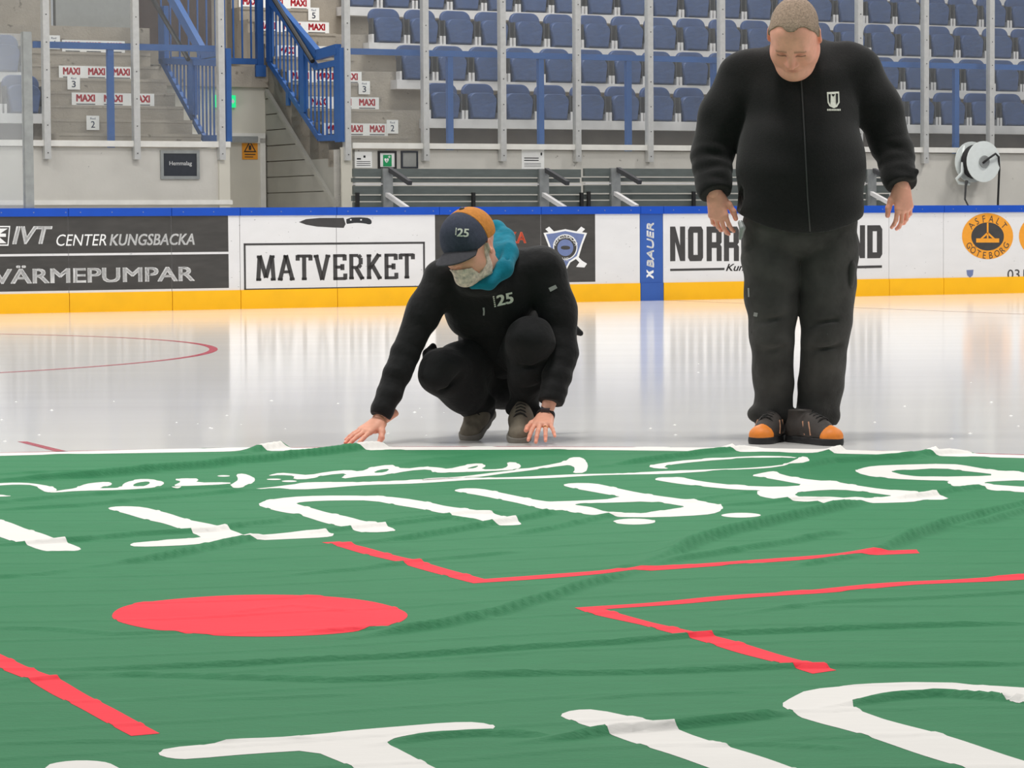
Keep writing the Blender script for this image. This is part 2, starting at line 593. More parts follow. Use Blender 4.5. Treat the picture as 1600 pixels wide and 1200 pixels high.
# black club advert with crest
for pa, pb in ((680, 844.7), (845.3, 930)):
    a, b = UZ(pa, 400, 0)[0], UZ(pb, 400, 0)[0]
    on_board('advert_film', [rect(a, b, zb + .02, zt)], M['board_black'], 0.0012, (pa + pb) / 2)
board_text('KA', (795, 362, 822, 380.5), M['ad_orange'], 800, bold=0.03)
cm = lambda nm, pts, m, off: on_board(nm, [bp(p) for p in pts], m, off, 880)
sticks = []
for s in (1, -1):
    q = lambda x, y: (883 + s * (x - 883), y)
    sticks.append([q(908, 354), q(914, 358), q(861, 410), q(866, 417), q(853, 418), q(849, 412), q(857, 407)])
cm('crest_sticks', sticks, M['ad_white'], 0.0022)
cm('crest_outline', [[(849, 364), (868, 361), (883, 358), (898, 361), (917, 364), (910, 382), (904, 402), (891, 410), (883, 425), (875, 410), (862, 402), (856, 382)]], M['ad_white'], 0.0026)
cm('crest_shield', [[(853, 366), (868, 364), (883, 361), (898, 364), (913, 366), (907, 382), (901, 400), (889, 408), (883, 420), (877, 408), (865, 400), (859, 382)]], M['ad_steel'], 0.0032)
cm('crest_ring', [ellipse(883, 386, 19, 20)], M['ad_white'], 0.0038)
cm('crest_ring', [ellipse(883, 386, 17.5, 18.5)], M['board_black'], 0.0042)
cm('crest_disc', [ellipse(883, 387, 12.5, 13)], M['ad_steel'], 0.0048)
cm('crest_puck', [chaikin([(876, 384), (890, 384), (891, 390), (876, 390)], 2)], M['board_black'], 0.0054)


def arc_text(txt, cx, cy, rx, ry, a0, a1, h, m, px, off, inward=False, bold=0.02, w=None):
    """letters set one by one round an ellipse drawn in board pixels; angles in degrees, 90 is up"""
    mb = MB()
    n = len(txt)
    for i, ch in enumerate(txt):
        if ch == ' ':
            continue
        t = math.radians(a0 + (a1 - a0) * (i / (n - 1)))
        c = UZ(cx + rx * math.cos(t), cy - ry * math.sin(t), 0)
        rot = (t - math.pi / 2) if not inward else (t + math.pi / 2)
        V, Fc = text_shape(ch)
        lo, hi = V.min(0), V.max(0)
        sc = h / 0.72
        cr, sr = math.cos(rot), math.sin(rot)
        P = []
        for x, y in V:
            x, y = (x - (lo[0] + hi[0]) / 2) * sc * 0.9, (y - 0.35) * sc
            P.append(tuple(W(c[0] + x * cr - y * sr, -off, c[1] + x * sr + y * cr)))
        mb.add(P, Fc)
    return mb.build('lettering', m, panel_of(UZ(px, 400, 0)[0]))


arc_text('KUNGSBACKA', 883, 388, 18, 19, 158, 22, 0.045, M['ad_white'], 880, 0.0058)
board_text('HC', (878, 402, 888, 408), M['ad_white'], 880, 0.0058, bold=0.02)
# blue line strip with upright lettering
mb = MB()
V, Fc = text_shape('BAUER', 0.2)
lo, hi = V.min(0), V.max(0)
su0, su1, sz0, sz1 = prect(1011, 348, 1021, 418)
for sh in (-.006, 0, .006):
    mb.add([tuple(W(su1 + sh - (y - lo[1]) / (hi[1] - lo[1]) * (su1 - su0), -.0025, sz0 + (x - lo[0]) / (hi[0] - lo[0]) * (sz1 - sz0))) for x, y in V], Fc)
strip_panel = panel_of(UZ(1018, 400, 0)[0])
mb.build('lettering', M['ad_white'], strip_panel)
flat([bp([(1010, 421), (1014, 425), (1021, 422), (1021, 426), (1016, 429), (1021, 432), (1021, 436), (1014, 431), (1010, 434), (1010, 430), (1013, 428), (1010, 425)])], bplace(.0025)).build('logo', M['ad_white'], strip_panel)
# bold name with rule and script place name
BLOCK = {
    'N': [[(0, 0), (0, 1), (.34, 1), (.66, .45), (.66, 1), (1, 1), (1, 0), (.66, 0), (.34, .55), (.34, 0)]],
    'O': [[(0, .1), (.12, 0), (.88, 0), (1, .1), (1, .9), (.88, 1), (.12, 1), (0, .9)], [(.36, .18), (.64, .18), (.64, .82), (.36, .82)]],
    'R': [[(0, 0), (0, 1), (.88, 1), (1, .9), (1, .54), (.9, .48), (1, .42), (1, 0), (.66, 0), (.66, .38), (.34, .38), (.34, 0)], [(.36, .55), (.64, .55), (.64, .82), (.36, .82)]],
    'A': [[(0, 0), (0, .9), (.12, 1), (.88, 1), (1, .9), (1, 0), (.66, 0), (.66, .25), (.34, .25), (.34, 0)], [(.36, .42), (.64, .42), (.64, .82), (.36, .82)]],
    'D': [[(0, 0), (0, 1), (.85, 1), (1, .88), (1, .12), (.85, 0)], [(.36, .18), (.64, .18), (.64, .82), (.36, .82)]],
}
for chs, y0, y1 in (((('N', 1047), ('O', 1075), ('R', 1104), ('R', 1131), ('A', 1158)), 354, 408), ((('N', 1328), ('D', 1355)), 352, 403.5)):
    for chx, x0 in chs:
        q = prect(x0, y0, x0 + 23.5, y1)
        on_board('lettering', [[[(q[0] + (q[1] - q[0]) * s, q[2] + (q[3] - q[2]) * t) for s, t in L] for L in BLOCK[chx]]], M['ad_dark'], 0.0015, x0)
on_board('rule', [bp([(1047, 420), (1132, 418.5), (1132, 422), (1047, 423.5)])], M['ad_dark'], 0.0015, 1060)
on_board('rule', [bp([(1310, 416), (1378, 414.5), (1378, 418.5), (1310, 420)])], M['ad_dark'], 0.0015, 1340)
board_text('Kung', (1134, 412, 1172, 427), M['ad_dark'], 1140, shear=0.35, bold=0.015)
# round asphalt adverts
for cx in (1543, 1632):
    nm = 'disc'
    on_board(nm, [bp(ellipse(cx, 369, 40, 36, 48))], M['ad_amber'], 0.0014, 1540 if cx < 1600 else 1632)
    on_board(nm, [bp(ellipse(cx, 369.5, 25.5, 22))], M['ad_dark'], 0.0022, 1540 if cx < 1600 else 1632)
    on_board('emblem', [bp([(cx - 18, 372.5), (cx + 18, 372.5), (cx + 18, 379), (cx - 18, 379)]), bp([(cx - 1.3, 348), (cx + 1.3, 348), (cx + 1.3, 373), (cx - 1.3, 373)]),
                        bp([(cx - 1, 363), (cx + 1, 363), (cx + 12, 373), (cx + 8, 373), (cx, 366), (cx - 8, 373), (cx - 12, 373)])], M['ad_amber'], 0.003, 1540 if cx < 1600 else 1632)
arc_text('ASFALT', 1543, 369.5, 32.5, 28, 142, 38, 0.085, M['ad_dark'], 1540, 0.003)
arc_text('GÖTEBORG', 1543, 369.5, 32.5, 29.5, 208, 332, 0.085, M['ad_dark'], 1540, 0.003, inward=True)
board_text('031', (1574, 421, 1601, 436), M['ad_dark'], 1580)
on_board('small_crest', [bp([(1510, 422), (1521, 421.5), (1520, 430), (1515.5, 434), (1511, 430)])], M['ad_steel'], 0.0015, 1515)

# glass on the boards at the left end
uq = UZ(45, 320, 0.07)[0]
zg = UZ(45, 50, 0.07)[1]
gs = empty('board_glass', W(uq - .8, 0.07, 1.07))
tag(gs, 'scuffed clear glass panel with a grey end post standing on the left boards', 'glass panel')
MB(W).box(uq - .045, uq + .045, 0.03, 0.11, 1.07, zg).build('post', M['galv'], gs)
MB(W).box(uq - 1.9, uq - .045, 0.064, 0.076, 1.07, zg - .02).build('pane', M['glass_hazy'], gs)

# ------------------------------------------------------------------ stand: front wall, terraces, stairs
V0 = 2.0
uG, uF = UZ(357, 200, V0)[0], UZ(532, 200, V0)[0]
ZF = 1.75
wall_l = MB(W).box(-14, uG, V0, V0 + .2, 0, ZF).build('wall_stand_left', M['wall'])
wall_r = MB(W).box(uF, 18, V0, V0 + .2, 0, ZF).build('wall_stand_right', M['wall'])
for w in (wall_l, wall_r):
    tag(w, kind='structure')
tag(MB(W).box(-14, uG, V0 - .06, V0 + .04, ZF + .01, ZF + .075).build('trim_1', M['trim']), kind='structure')
uF2 = UZ(548, 228, V0)[0]
tag(MB(W).box(uF2, 18, V0 - .06, V0 + .04, ZF + .01, ZF + .075).build('trim_2', M['trim']), kind='structure')
tag(MB(W).box(-14, uG + .02, V0 - .05, V0, 1.12, 1.17).build('trim_3', M['trim']), kind='structure')
stair_l0, stair_r1 = UZ(92, 212, 2.35)[0], UZ(642, 212, 2.35)[0]
NROW = 8
RISE, DEPTH = 0.5, 0.8
for name, a, b in (('terrace_left', -14, stair_l0), ('terrace_right', stair_r1, 18)):
    mb = MB(W)
    mb.box(a, b, V0 + .2, 2.95, ZF - .2, ZF)
    for r in range(NROW):
        mb.box(a, b, 2.95 + DEPTH * r, 2.95 + DEPTH * (r + 1), ZF, ZF + RISE * (r + 1))
    tag(mb.build(name, M['concrete']), kind='structure')
tag(MB(W).box(stair_r1 + .45, 18, 2.93, 2.95, ZF, ZF + .28).build('riser_shade_right', M['concrete_shade']), kind='structure')  # dark panel painting the shadowed gap below the front seat beam
tag(MB(W).box(-14, stair_l0 - .1, 2.93, 2.95, ZF, ZF + .28).build('riser_shade_left', M['concrete_shade']), kind='structure')  # same painted shade left of the left stairs
vD = VZ(417, 200, uF)[0]
SR, SD = RISE / 3, DEPTH / 3
for name, a, b, kmax in (('stairs_left', stair_l0, UZ(314, 214, 2.35)[0], 8), ('stairs_right', uF, stair_r1, 24)):
    st = MB(W).box(a, b, V0 + .2, 2.36, ZF - .2, ZF).build(name, M['concrete'])
    tag(st, kind='structure')
    for k in range(kmax):
        a2 = a
        MB(W).box(a, b, 2.35 + SD * k, 2.35 + SD * (k + 1) + .01, ZF - .1, ZF + SR * (k + 1)).box(a, b, 2.342 + SD * k, 2.36 + SD * k, ZF + SR * (k + 1) - .03, ZF + SR * (k + 1) + .002).build('step', M['concrete'], st)
# left stair top: broad concrete landing, grey sheet wall, dark recess
kl = 8
vt, ztp = 2.35 + SD * kl, ZF + SR * kl
tag(MB(W).box(-14, uG, vt, vt + .3, ZF, ztp + .17).build('wall_landing', M['concrete']), kind='structure')
a, b = UZ(87, 10, vt + .3)[0], UZ(214, 10, vt + .3)[0]
tag(MB(W).box(a, b, vt + .3, vt + .4, ztp, ztp + 2.5).build('wall_sheet', M['panel_grey']), kind='structure')
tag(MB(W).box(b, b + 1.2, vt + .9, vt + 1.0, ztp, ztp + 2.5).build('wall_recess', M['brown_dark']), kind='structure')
tag(MB(W).box(-14, a - .06, vt + .3, vt + .4, ztp, ztp + 2.5).build('wall_upper_left', M['concrete']), kind='structure')
# passage under the stand: flank wall with siding, back wall with door, slab over it
zs0 = VZ(417, 137, uF)[1]
zs1 = VZ(417, 105, uF)[1]
dz0 = VZ(525, 318, uF)
flank = MB(W)
prof = [(V0, 0), (vD, 0), (vD, zs1)]
k = 0
pts = [(V0, ZF)]
for k in range(24):
    v = 2.35 + SD * k
    if v > vD:
        break
    pts += [(v, ZF + SR * k), (v, ZF + SR * (k + 1))]
pts += [(vD, pts[-1][1])]
flank.prism([(V0, 0), (vD, 0)] + pts[::-1], lambda v, z, d: (d, v, z), uF, uF + .18)
fl = flank.build('wall_passage', M['siding'])
tag(fl, kind='structure')
d1 = VZ(419, 142, uF)
d0 = VZ(524, 316, uF)
sl = (d1[1] - d0[1]) / (d1[0] - d0[0])
zline = lambda v: d0[1] + sl * (v - d0[0])
vline = lambda z: d0[0] + (z - d0[1]) / sl
z = 0.9
pw = 0.19
while z < d1[1] - .05:
    z2 = min(z + pw - .012, d1[1] - .01)
    va, vb = max(vline(z), V0 + .02), vline(z2)
    poly = [(va, z), (vD, z), (vD, z2), (min(vb, vD - .01), z2)]
    MB(W).prism(poly, lambda v, zz, d: (d, v, zz), uF - .02, uF).build('plank', M['siding'], fl)
    z += pw
e0, e1 = (d0[0] - .1, zline(d0[0] - .1)), (d1[0], d1[1])
MB(W).bar((uF - .02, e0[0], e0[1]), (uF - .02, e1[0], e1[1]), .05, .05).build('edge_trim', M['siding'], fl)
bw = MB(W).box(uG - 1.2, uF, vD, vD + .15, 0, zs0).build('wall_passage_back', M['beige'])
tag(bw, kind='structure')
tag(MB(W).box(uG - 1.2, uF, vD - .06, vD + 1.2, zs0, zs1).build('slab_landing', M['concrete']), kind='structure')
tag(MB(W).box(uG - .14, uG, V0 + .02, vD, 0, ZF + .02).build('wall_passage_left', M['beige']), kind='structure')
# doorway with closer and door
dr0 = UZ(404, 230, vD)[0]
zdoor = UZ(385, 216, vD)[1]
door = MB(W).box(dr0 - 1.0, dr0, vD - .03, vD, 0, zdoor - .06).build('door_1', M['beige'])
tag(door, kind='structure')
MB(W).box(dr0, dr0 + .07, vD - .05, vD, 0, zdoor).build('door_frame', M['trim'], door)
MB(W).box(dr0 - 1.07, dr0 + .07, vD - .05, vD, zdoor - .06, zdoor + .06).build('door_frame', M['trim'], door)
MB(W).box(dr0 - .42, dr0 - .05, vD - .11, vD - .05, zdoor - .05, zdoor + .02).build('door_closer', M['galv'], door)
# end pillars of the front wall at the passage
tag(MB(W).box(uF, uF + .13, V0 - .03, V0 + .02, 0, ZF + .02).build('trim_6', M['beige']), kind='structure')
tag(MB(W).box(uG - .13, uG, V0 - .03, V0 + .02, 0, ZF + .02).build('trim_7', M['beige']), kind='structure')


# ------------------------------------------------------------------ seat beams and seats
def seat_shell(w, h, t, r, n=5, taper=0.04):
    """outline of a seat shell: width w, height h, rounded top corners"""
    o = [(-w / 2 + taper, 0), (w / 2 - taper, 0)]
    for k in range(n + 1):
        a = math.pi / 2 * k / n
        o.append((w / 2 - r + r * math.cos(a), h - r + r * math.sin(a)))
    for k in range(n + 1):
        a = math.pi / 2 + math.pi / 2 * k / n
        o.append((-w / 2 + r + r * math.cos(a), h - r + r * math.sin(a)))
    return o


def shell_mesh(mb, out, y0, y1, lean, bev):
    """slab with a softened front edge; y0 is the front"""
    n = len(out)
    cx = 0.0
    cz = sum(p[1] for p in out) / n
    rings = [(y1, 1.0), (y0 + bev, 1.0), (y0 + bev * .3, 1 - bev * 1.2), (y0, 1 - bev * 3.2)]
    P = []
    for y, s in rings:
        for x, z in out:
            zz = cz + (z - cz) * s
            P.append((cx + (x - cx) * s, y + lean * zz, zz))
    F = [tuple(range(n))]
    for q in range(3):
        F += [(q * n + i, q * n + (i + 1) % n, (q + 1) * n + (i + 1) % n, (q + 1) * n + i) for i in range(n)]
    F.append(tuple(range(3 * n, 4 * n))[::-1])
    mb.add(P, F)


FR0 = lambda u, v, z: Vector((u * CT - v * ST, u * ST + v * CT, z))
seat0 = empty('stadium_seat', (0, 0, 0))
mb = MB(FR0)
shell_mesh(mb, seat_shell(.43, .43, .04, .11), 0.0, 0.05, .12, .02)
mb.build('backrest', M['seat'], seat0, smooth=False)
mb = MB(FR0)
shell_mesh(mb, seat_shell(.385, .315, .05, .10), -.115, -.035, .10, .03)
pan = mb.build('seat_pan', M['seat_pan'], seat0)
for k in range(2):
    MB(FR0).box(-.15, .15, -.112 + .1 * (.09 + .085 * k), -.104 + .1 * (.09 + .085 * k), .085 + .085 * k, .092 + .085 * k).build('rib', M['seat'], pan)
for s in (-1, 1):
    MB(FR0).box(s * .222 - .014, s * .222 + .014, -.09, .02, -.03, .10).build('bracket', M['beam'], seat0)
    MB(FR0).box(s * .212 - .01, s * .212 + .01, -.07, .04, .08, .30).build('hinge_arm', M['steel_dark'], seat0)
ORD = ['first', 'second', 'third', 'fourth', 'fifth', 'sixth', 'seventh', 'eighth', 'ninth', 'tenth', 'eleventh', 'twelfth', 'thirteenth',
       'fourteenth', 'fifteenth', 'sixteenth', 'seventeenth', 'eighteenth', 'nineteenth', 'twentieth', 'twenty-first', 'twenty-second', 'twenty-third', 'twenty-fourth']
ROWN = ['front', 'second', 'third', 'fourth', 'fifth']
SP = 0.497
first_used = False
us0 = UZ(693, 165, 2.85)[0]
for r in range(5):
    v = 2.86 + DEPTH * r
    zb_ = 2.15 + RISE * r
    ubeam = us0 - .28
    bm_ = MB(W).box(ubeam, 18, v - .1, v + .09, zb_ - .115, zb_ - .005).build('seat_beam', M['beam'], org=W(ubeam, v, zb_ - .1))
    tag(bm_, 'light grey steel beam carrying the %s row of blue seats right of the stairs' % ROWN[r], 'beam', 'seat beams')
    n = 0
    u = us0
    while UZ(1640, 100, v)[0] > u:
        loc = W(u, v, zb_)
        if not first_used:
            o = seat0
            o.location = loc
            first_used = True
        else:
            o = copy_thing(seat0, loc)
        tag(o, 'folded blue seat, %s from the stairs in the %s row of the right block' % (ORD[n], ROWN[r]), 'seat', 'folded blue stadium seats')
        u += SP
        n += 1
# the few seats left of the left stairs
for r, cx, cy in ((0, 35, 165), (1, 3, 100)):
    v = 2.86 + DEPTH * r
    zb_ = 2.15 + RISE * r
    ul = UZ(cx, cy, v)[0]
    bm_ = MB(W).box(-14, ul + .28, v - .1, v + .09, zb_ - .115, zb_ - .005).build('seat_beam', M['beam'], org=W(ul, v, zb_ - .1))
    tag(bm_, 'light grey steel beam carrying the %s row of seats left of the left stairs' % ROWN[r], 'beam', 'seat beams')
    for q in range(2):
        o = copy_thing(seat0, W(ul - q * SP, v, zb_))
        tag(o, 'folded blue seat %s the left stairs in the %s row' % (('nearest', 'second from')[q], ROWN[r]), 'seat', 'folded blue stadium seats')

# ------------------------------------------------------------------ stickers and row numbers on the stair risers
def riser_v(k):
    return 2.35 + SD * k - .0095


def sticker(stairs, k, x0, x1, words, label):
    v = riser_v(k)
    z0, z1 = ZF + SR * k + .006, ZF + SR * (k + 1) - .012
    zc = (z0 + z1) / 2
    py = 200
    for _ in range(6):   # pixel row of that height, to read the ends of the sticker
        py += (UZ((x0 + x1) / 2, py, v)[1] - zc) * 130
    a, b = UZ(x0, py, v)[0], UZ(x1, py, v)[0]
    o = MB(W).box(a, b, v - .002, v, z0, z1).build('sticker', M['paper'], org=W(a, v, z0))
    tag(o, label, 'sticker', 'stickers with red lettering on the stairs')
    n = words
    wdt = (b - a) / n
    for i in range(n):
        c0 = a + wdt * i + wdt * .16
        mb = MB()
        text_into(mb, 'MAXI', (c0, c0 + wdt * .68, z0 + .045, z1 - .016), lambda u, z: tuple(W(u, v - .0035, z)), bold=0.05)
        mb.build('lettering', M['red_ink'], o)
        MB(W).box(c0, c0 + wdt * .68, v - .0035, v - .002, z0 + .014, z0 + .024).build('small_print', M['ink'], o)
    return o


NTH = ['lowest', 'second lowest', 'third lowest', 'fourth lowest', 'fifth lowest', 'sixth lowest']
for i, (k, x0, x1) in enumerate(((3, 112, 241), (5, 92, 209), (7, 97, 195))):
    sticker('left', k, x0, x1, 3, 'long white sticker with red words on the left stairs, %s of them' % NTH[i])
for i, (k, x0, x1, n) in enumerate(((1, 504, 606, 3), (3, 480, 592, 3), (5, 450, 565, 3), (7, 430, 540, 3), (9, 398, 514, 3), (11, 373, 485, 3))):
    sticker('right', k, x0, x1, n, 'long white sticker with red words behind the right stair railing, %s of them' % NTH[i])


def row_sign(k, px, py, num, label):
    v = riser_v(k) - .004
    u, z = UZ(px, py, v)
    o = MB(W).box(u - .075, u + .075, v - .004, v, z - .08, z + .08).build('row_sign', M['paper'], org=W(u, v, z - .08))
    tag(o, label, 'sign', 'row number signs')
    mb = MB()
    text_into(mb, num, (u - .024, u + .024, z - .055, z + .02), lambda a, b: tuple(W(a, v - .0055, b)), bold=0.01)
    text_into(mb, 'Rad', (u - .03, u + .03, z + .038, z + .06), lambda a, b: tuple(W(a, v - .0055, b)))
    mb.build('lettering', M['navy_ink'], o)


for k, px, py, num, lb in ((1, 145, 192, '2', 'lowest small white row number sign on the left stairs'), (4, 115, 129, '3', 'middle small white row number sign on the left stairs'),
                           (7, 84, 66, '4', 'uppermost small white row number sign on the left stairs'), (1, 613, 198, '2', 'lowest small white row number sign on the right stairs'),
                           (4, 569, 137, '3', 'middle small white row number sign on the right stairs'), (10, 490, 22, '5', 'uppermost small white row number sign on the right stairs')):
    row_sign(k, px, py, num, lb)

# ------------------------------------------------------------------ glass screen on the front wall
def screen(name, label, pxs, more):
    us = [UZ(p, 150, V0 - .05)[0] for p in pxs]
    for _ in range(more):
        us.append(us[-1] + 1.02)
    zb0 = 1.62
    root = empty(name, W(us[0], V0 - .05, zb0))
    tag(root, label, 'glass screen')
    for u in us:
        p = MB(W).box(u - .036, u + .036, V0 - .09, V0 - .005, zb0, 5.6).build('post', M['alu'], root)
        sc = MB(W)
        for q in range(12):
            zz = zb0 + .06 + q * .3
            sc.box(u - .006, u + .006, V0 - .094, V0 - .089, zz, zz + .012)
        tag(sc.build('screw', M['steel_dark'], p), kind='stuff')
    for a, b in zip(us[:-1], us[1:]):
        MB(W).box(a + .036, b - .036, V0 - .05, V0 - .038, ZF + .08, 5.5).build('pane', M['glass'], root)


screen('glass_screen', 'clear glass screen with silver posts in front of the left stairs', [-64, 72, 212, 345], 0)
screen('glass_screen', 'clear glass screen with silver posts in front of the blue seat block', [541.5, 664, 784.5, 901.5, 1014.5, 1127, 1236, 1342, 1445, 1547.5], 2)

# ------------------------------------------------------------------ blue guard rails
def guard(label, u0, u1, z, ups):
    root = empty('guard_rail', W(u0, V0 + .12, ZF))
    tag(root, label, 'railing')
    MB(W).box(u0, u1, V0 + .09, V0 + .15, z - .05, z + .02).build('top_rail', M['rail_blue'], root)
    for u in ups:
        MB(W).box(u - .035, u + .035, V0 + .1, V0 + .16, ZF, z - .05).build('upright', M['rail_blue'], root)


zr = UZ(700, 82, V0 + .12)[1]
guard('blue guard rail along the front of the right seat block', UZ(536, 80, V0 + .12)[0], 14, zr, [UZ(p, 150, V0 + .12)[0] for p in (703, 845, 982, 1116, 1246, 1372, 1494, 1612)])
zr2 = UZ(200, 71, V0 + .12)[1]
guard('blue guard rail in front of the left stairs', UZ(52, 66, V0 + .12)[0], uG - .12, zr2, [UZ(173, 150, V0 + .12)[0]])


# ------------------------------------------------------------------ stair railings (in the planes of the passage flanks)
def pu(u, pts):
    return [(u,) + VZ(x, y, u) for x, y in pts]


def stair_railing(label, u, low, top, chan, hand, posts, nbar, barx):
    root = empty('stair_railing', W(u, V0 + .1, ZF))
    tag(root, label, 'railing')

    def poly_bar(name, pts, w, h, m):
        P = pu(u, pts)
        mb = MB(W)
        for p, q in zip(P[:-1], P[1:]):
            mb.bar(p, q, w, h)
        mb.build(name, m, root)
        return P
    L = poly_bar('bottom_rail', low, .05, .07, M['rail_blue'])
    T = poly_bar('inner_rail', top, .05, .07, M['rail_blue'])
    poly_bar('top_rail', chan, .07, .12, M['rail_blue'])
    mb = MB(W)
    H = [(u - .07, v, z) for (_, v, z) in pu(u, hand)]
    mb.tube(H, .028, 8).build('handrail', M['black'], root)
    for x, y0, y1, wd in posts:
        v, z1 = VZ(x, y0, u)
        z0 = VZ(x, y1, u)[1]
        MB(W).box(u - .03, u + .03, v - wd / 2, v + wd / 2, z0, z1).build('post', M['rail_blue'], root)

    def zi(P, v):
        vs = sorted(P, key=lambda p: p[1])
        for p, q in zip(vs[:-1], vs[1:]):
            if p[1] <= v <= q[1]:
                return p[2] + (q[2] - p[2]) * (v - p[1]) / max(q[1] - p[1], 1e-6)
        return vs[-1][2] if v > vs[-1][1] else vs[0][2]
    va, vb = VZ(barx[1], 150, u)[0], VZ(barx[0], 150, u)[0]
    for k in range(nbar):
        v = va + (vb - va) * (k + .5) / nbar
        MB(W).box(u - .009, u + .009, v - .009, v + .009, zi(L, v), zi(T, v)).build('baluster', M['rail_blue'], root)


stair_railing('blue barred railing beside the right stairs, sloping down to a post', uF,
              [(421, 96), (500, 216), (529, 215)], [(421, -6), (429, 6), (494, 105), (529, 98)], [(405, -30), (425, 0), (497, 86), (529, 77)],
              [(420, -25), (437, 0), (497, 96)], [(530, 75, 222, .16), (474, 58, 176, .12), (421, -20, 97, .12), (452, 145, 165, .08)], 17, (424, 526))
stair_railing('blue barred railing beside the left stairs, sloping down to a post', uG,
              [(251, 90), (319, 216), (345, 216)], [(251, 95), (300, 97), (345, 99)], [(262, -15), (271, 0), (318, 84), (345, 79)],
              [(240, -12), (248, 0), (303, 93)], [(353, 76, 222, .16), (301, 92, 180, .14), (255, 10, 92, .2)], 16, (258, 349))
# landing rail over the door
u0, z0 = UZ(340, 95, vD - .02)
u1, z1 = UZ(408, 95, vD - .02)
lr = empty('landing_railing', W(u1, vD - .02, zs1))
tag(lr, 'blue barred railing on the concrete landing above the door', 'railing')
MB(W).box(u0 - .6, u1, vD - .05, vD, z0 - .035, z0 + .035).build('bottom_rail', M['rail_blue'], lr)
MB(W).box(u0 - .6, u1, vD - .05, vD, z0 + 1.0, z0 + 1.07).build('top_rail', M['rail_blue'], lr)
MB(W).box(u1 - .06, u1 + .02, vD - .06, vD + .02, zs1, z0 + 1.1).build('post', M['rail_blue'], lr)
MB(W).box(u1 - .1, u1 + .03, vD - .1, vD - .06, zs1 - .12, zs1 + .02).build('foot', M['rail_blue'], lr)
for k in range(11):
    u = u1 - .13 - k * .115
    MB(W).box(u - .009, u + .009, vD - .034, vD - .016, z0 + .035, z0 + 1.0).build('baluster', M['rail_blue'], lr)
# blue framed barrier top left
vv = 4.9
a0, b0 = UZ(-60, 34, vv)
a1, b1 = UZ(63, 34, vv)
bt = UZ(20, -30, vv)[1]
br = empty('framed_barrier', W(a1, vv, b0 - .1))
tag(br, 'blue framed barrier at the top left above the seats', 'railing')
MB(W).box(a0, a1, vv - .03, vv + .03, b0 - .05, b0 + .06).build('bottom_rail', M['rail_blue'], br)
MB(W).box(a1 - .05, a1 + .03, vv - .03, vv + .03, b0 - .6, bt).build('post', M['rail_blue'], br)
MB(W).box(a0, a1 - .05, vv + .06, vv + .07, b0 + .1, bt).build('sheet', M['panel_grey'], br)

# ------------------------------------------------------------------ signs on the walls
def wall_sign(name, box, v, m, label, cat='sign', frame=None, t=.012):
    u0, u1, z0, z1 = prect(*box, v=v)
    root = empty(name, W(u0, v, z0))
    tag(root, label, cat)
    if frame:
        fw = frame[1]
        mb = MB(W)
        mb.box(u0, u1, v - t - .012, v, z0, z0 + fw).box(u0, u1, v - t - .012, v, z1 - fw, z1).box(u0, u0 + fw, v - t - .012, v, z0 + fw, z1 - fw).box(u1 - fw, u1, v - t - .012, v, z0 + fw, z1 - fw)
        mb.build('frame', frame[0], root)
        u0, u1, z0, z1 = u0 + fw, u1 - fw, z0 + fw, z1 - fw
    MB(W).box(u0, u1, v - t, v, z0, z1).build('sheet', m, root)
    return root, (u0, u1, z0, z1), v - t - .0015


def in_rect(R, fx0, fx1, fy0, fy1):
    u0, u1, z0, z1 = R
    return u0 + (u1 - u0) * fx0, u0 + (u1 - u0) * fx1, z0 + (z1 - z0) * fy0, z0 + (z1 - z0) * fy1


root, R, vv = wall_sign('room_sign', (250, 235, 311, 280), V0, M['sign_black'], 'black framed sign with white lettering on the grey wall below the left stairs', frame=(M['galv'], .035))
mb = MB()
text_into(mb, 'Hemmalag', in_rect(R, .18, .86, .42, .66), lambda u, z: tuple(W(u, vv, z)), bold=0.02)
mb.build('lettering', M['ad_white'], root)
root, R, vv = wall_sign('warning_sign', (378, 218, 402, 249), vD - .03, M['sign_amber'], 'amber warning sign with black triangle on the door')
mb = flat([([(R[0] + (R[1] - R[0]) * a, R[2] + (R[3] - R[2]) * b) for a, b in ((.08, .36), (.92, .36), (.5, .95))],
            [(R[0] + (R[1] - R[0]) * a, R[2] + (R[3] - R[2]) * b) for a, b in ((.2, .42), (.8, .42), (.5, .84))]),
           rect(*in_rect(R, .42, .58, .47, .7)), rect(*in_rect(R, .15, .85, .22, .27)), rect(*in_rect(R, .15, .7, .1, .14))], lambda u, z: tuple(W(u, vv, z)))
mb.build('symbol', M['ink'], root)
root, R, vv = wall_sign('exit_sign', (334, 149, 366, 168), vD, M['exit'], 'green lit exit sign on the beige wall above the door', t=.05)
mb = flat([rect(*in_rect(R, .12, .36, .15, .85)), rect(*in_rect(R, .5, .62, .2, .6)), ellipse(R[0] + (R[1] - R[0]) * .58, R[2] + (R[3] - R[2]) * .75, .018, .018, 12),
           [(R[0] + (R[1] - R[0]) * a, R[2] + (R[3] - R[2]) * b) for a, b in ((.7, .4), (.84, .4), (.84, .25), (.95, .5), (.84, .75), (.84, .6), (.7, .6))]], lambda u, z: tuple(W(u, vv, z)))
mb.build('symbol', M['ad_white'], root)
root, R, vv = wall_sign('notice', (554, 237, 581, 262), V0, M['paper'], 'white paper notice on the wall beside the first aid sign', 'notice', t=.006)
mb = flat([rect(*in_rect(R, .1, .9, f, f + .035)) for f in (.12, .24, .36)] + [rect(*in_rect(R, .12, .35, .5, .6)), rect(*in_rect(R, .5, .62, .62, .76))], lambda u, z: tuple(W(u, vv, z)))
mb.build('print', M['ink'], root)
root, R, vv = wall_sign('first_aid_sign', (590, 236, 618.5, 264), V0, M['paper'], 'green heart defibrillator sign in a black frame on the wall', frame=(M['black'], .022))
gr = in_rect(R, .22, .8, .04, .86)
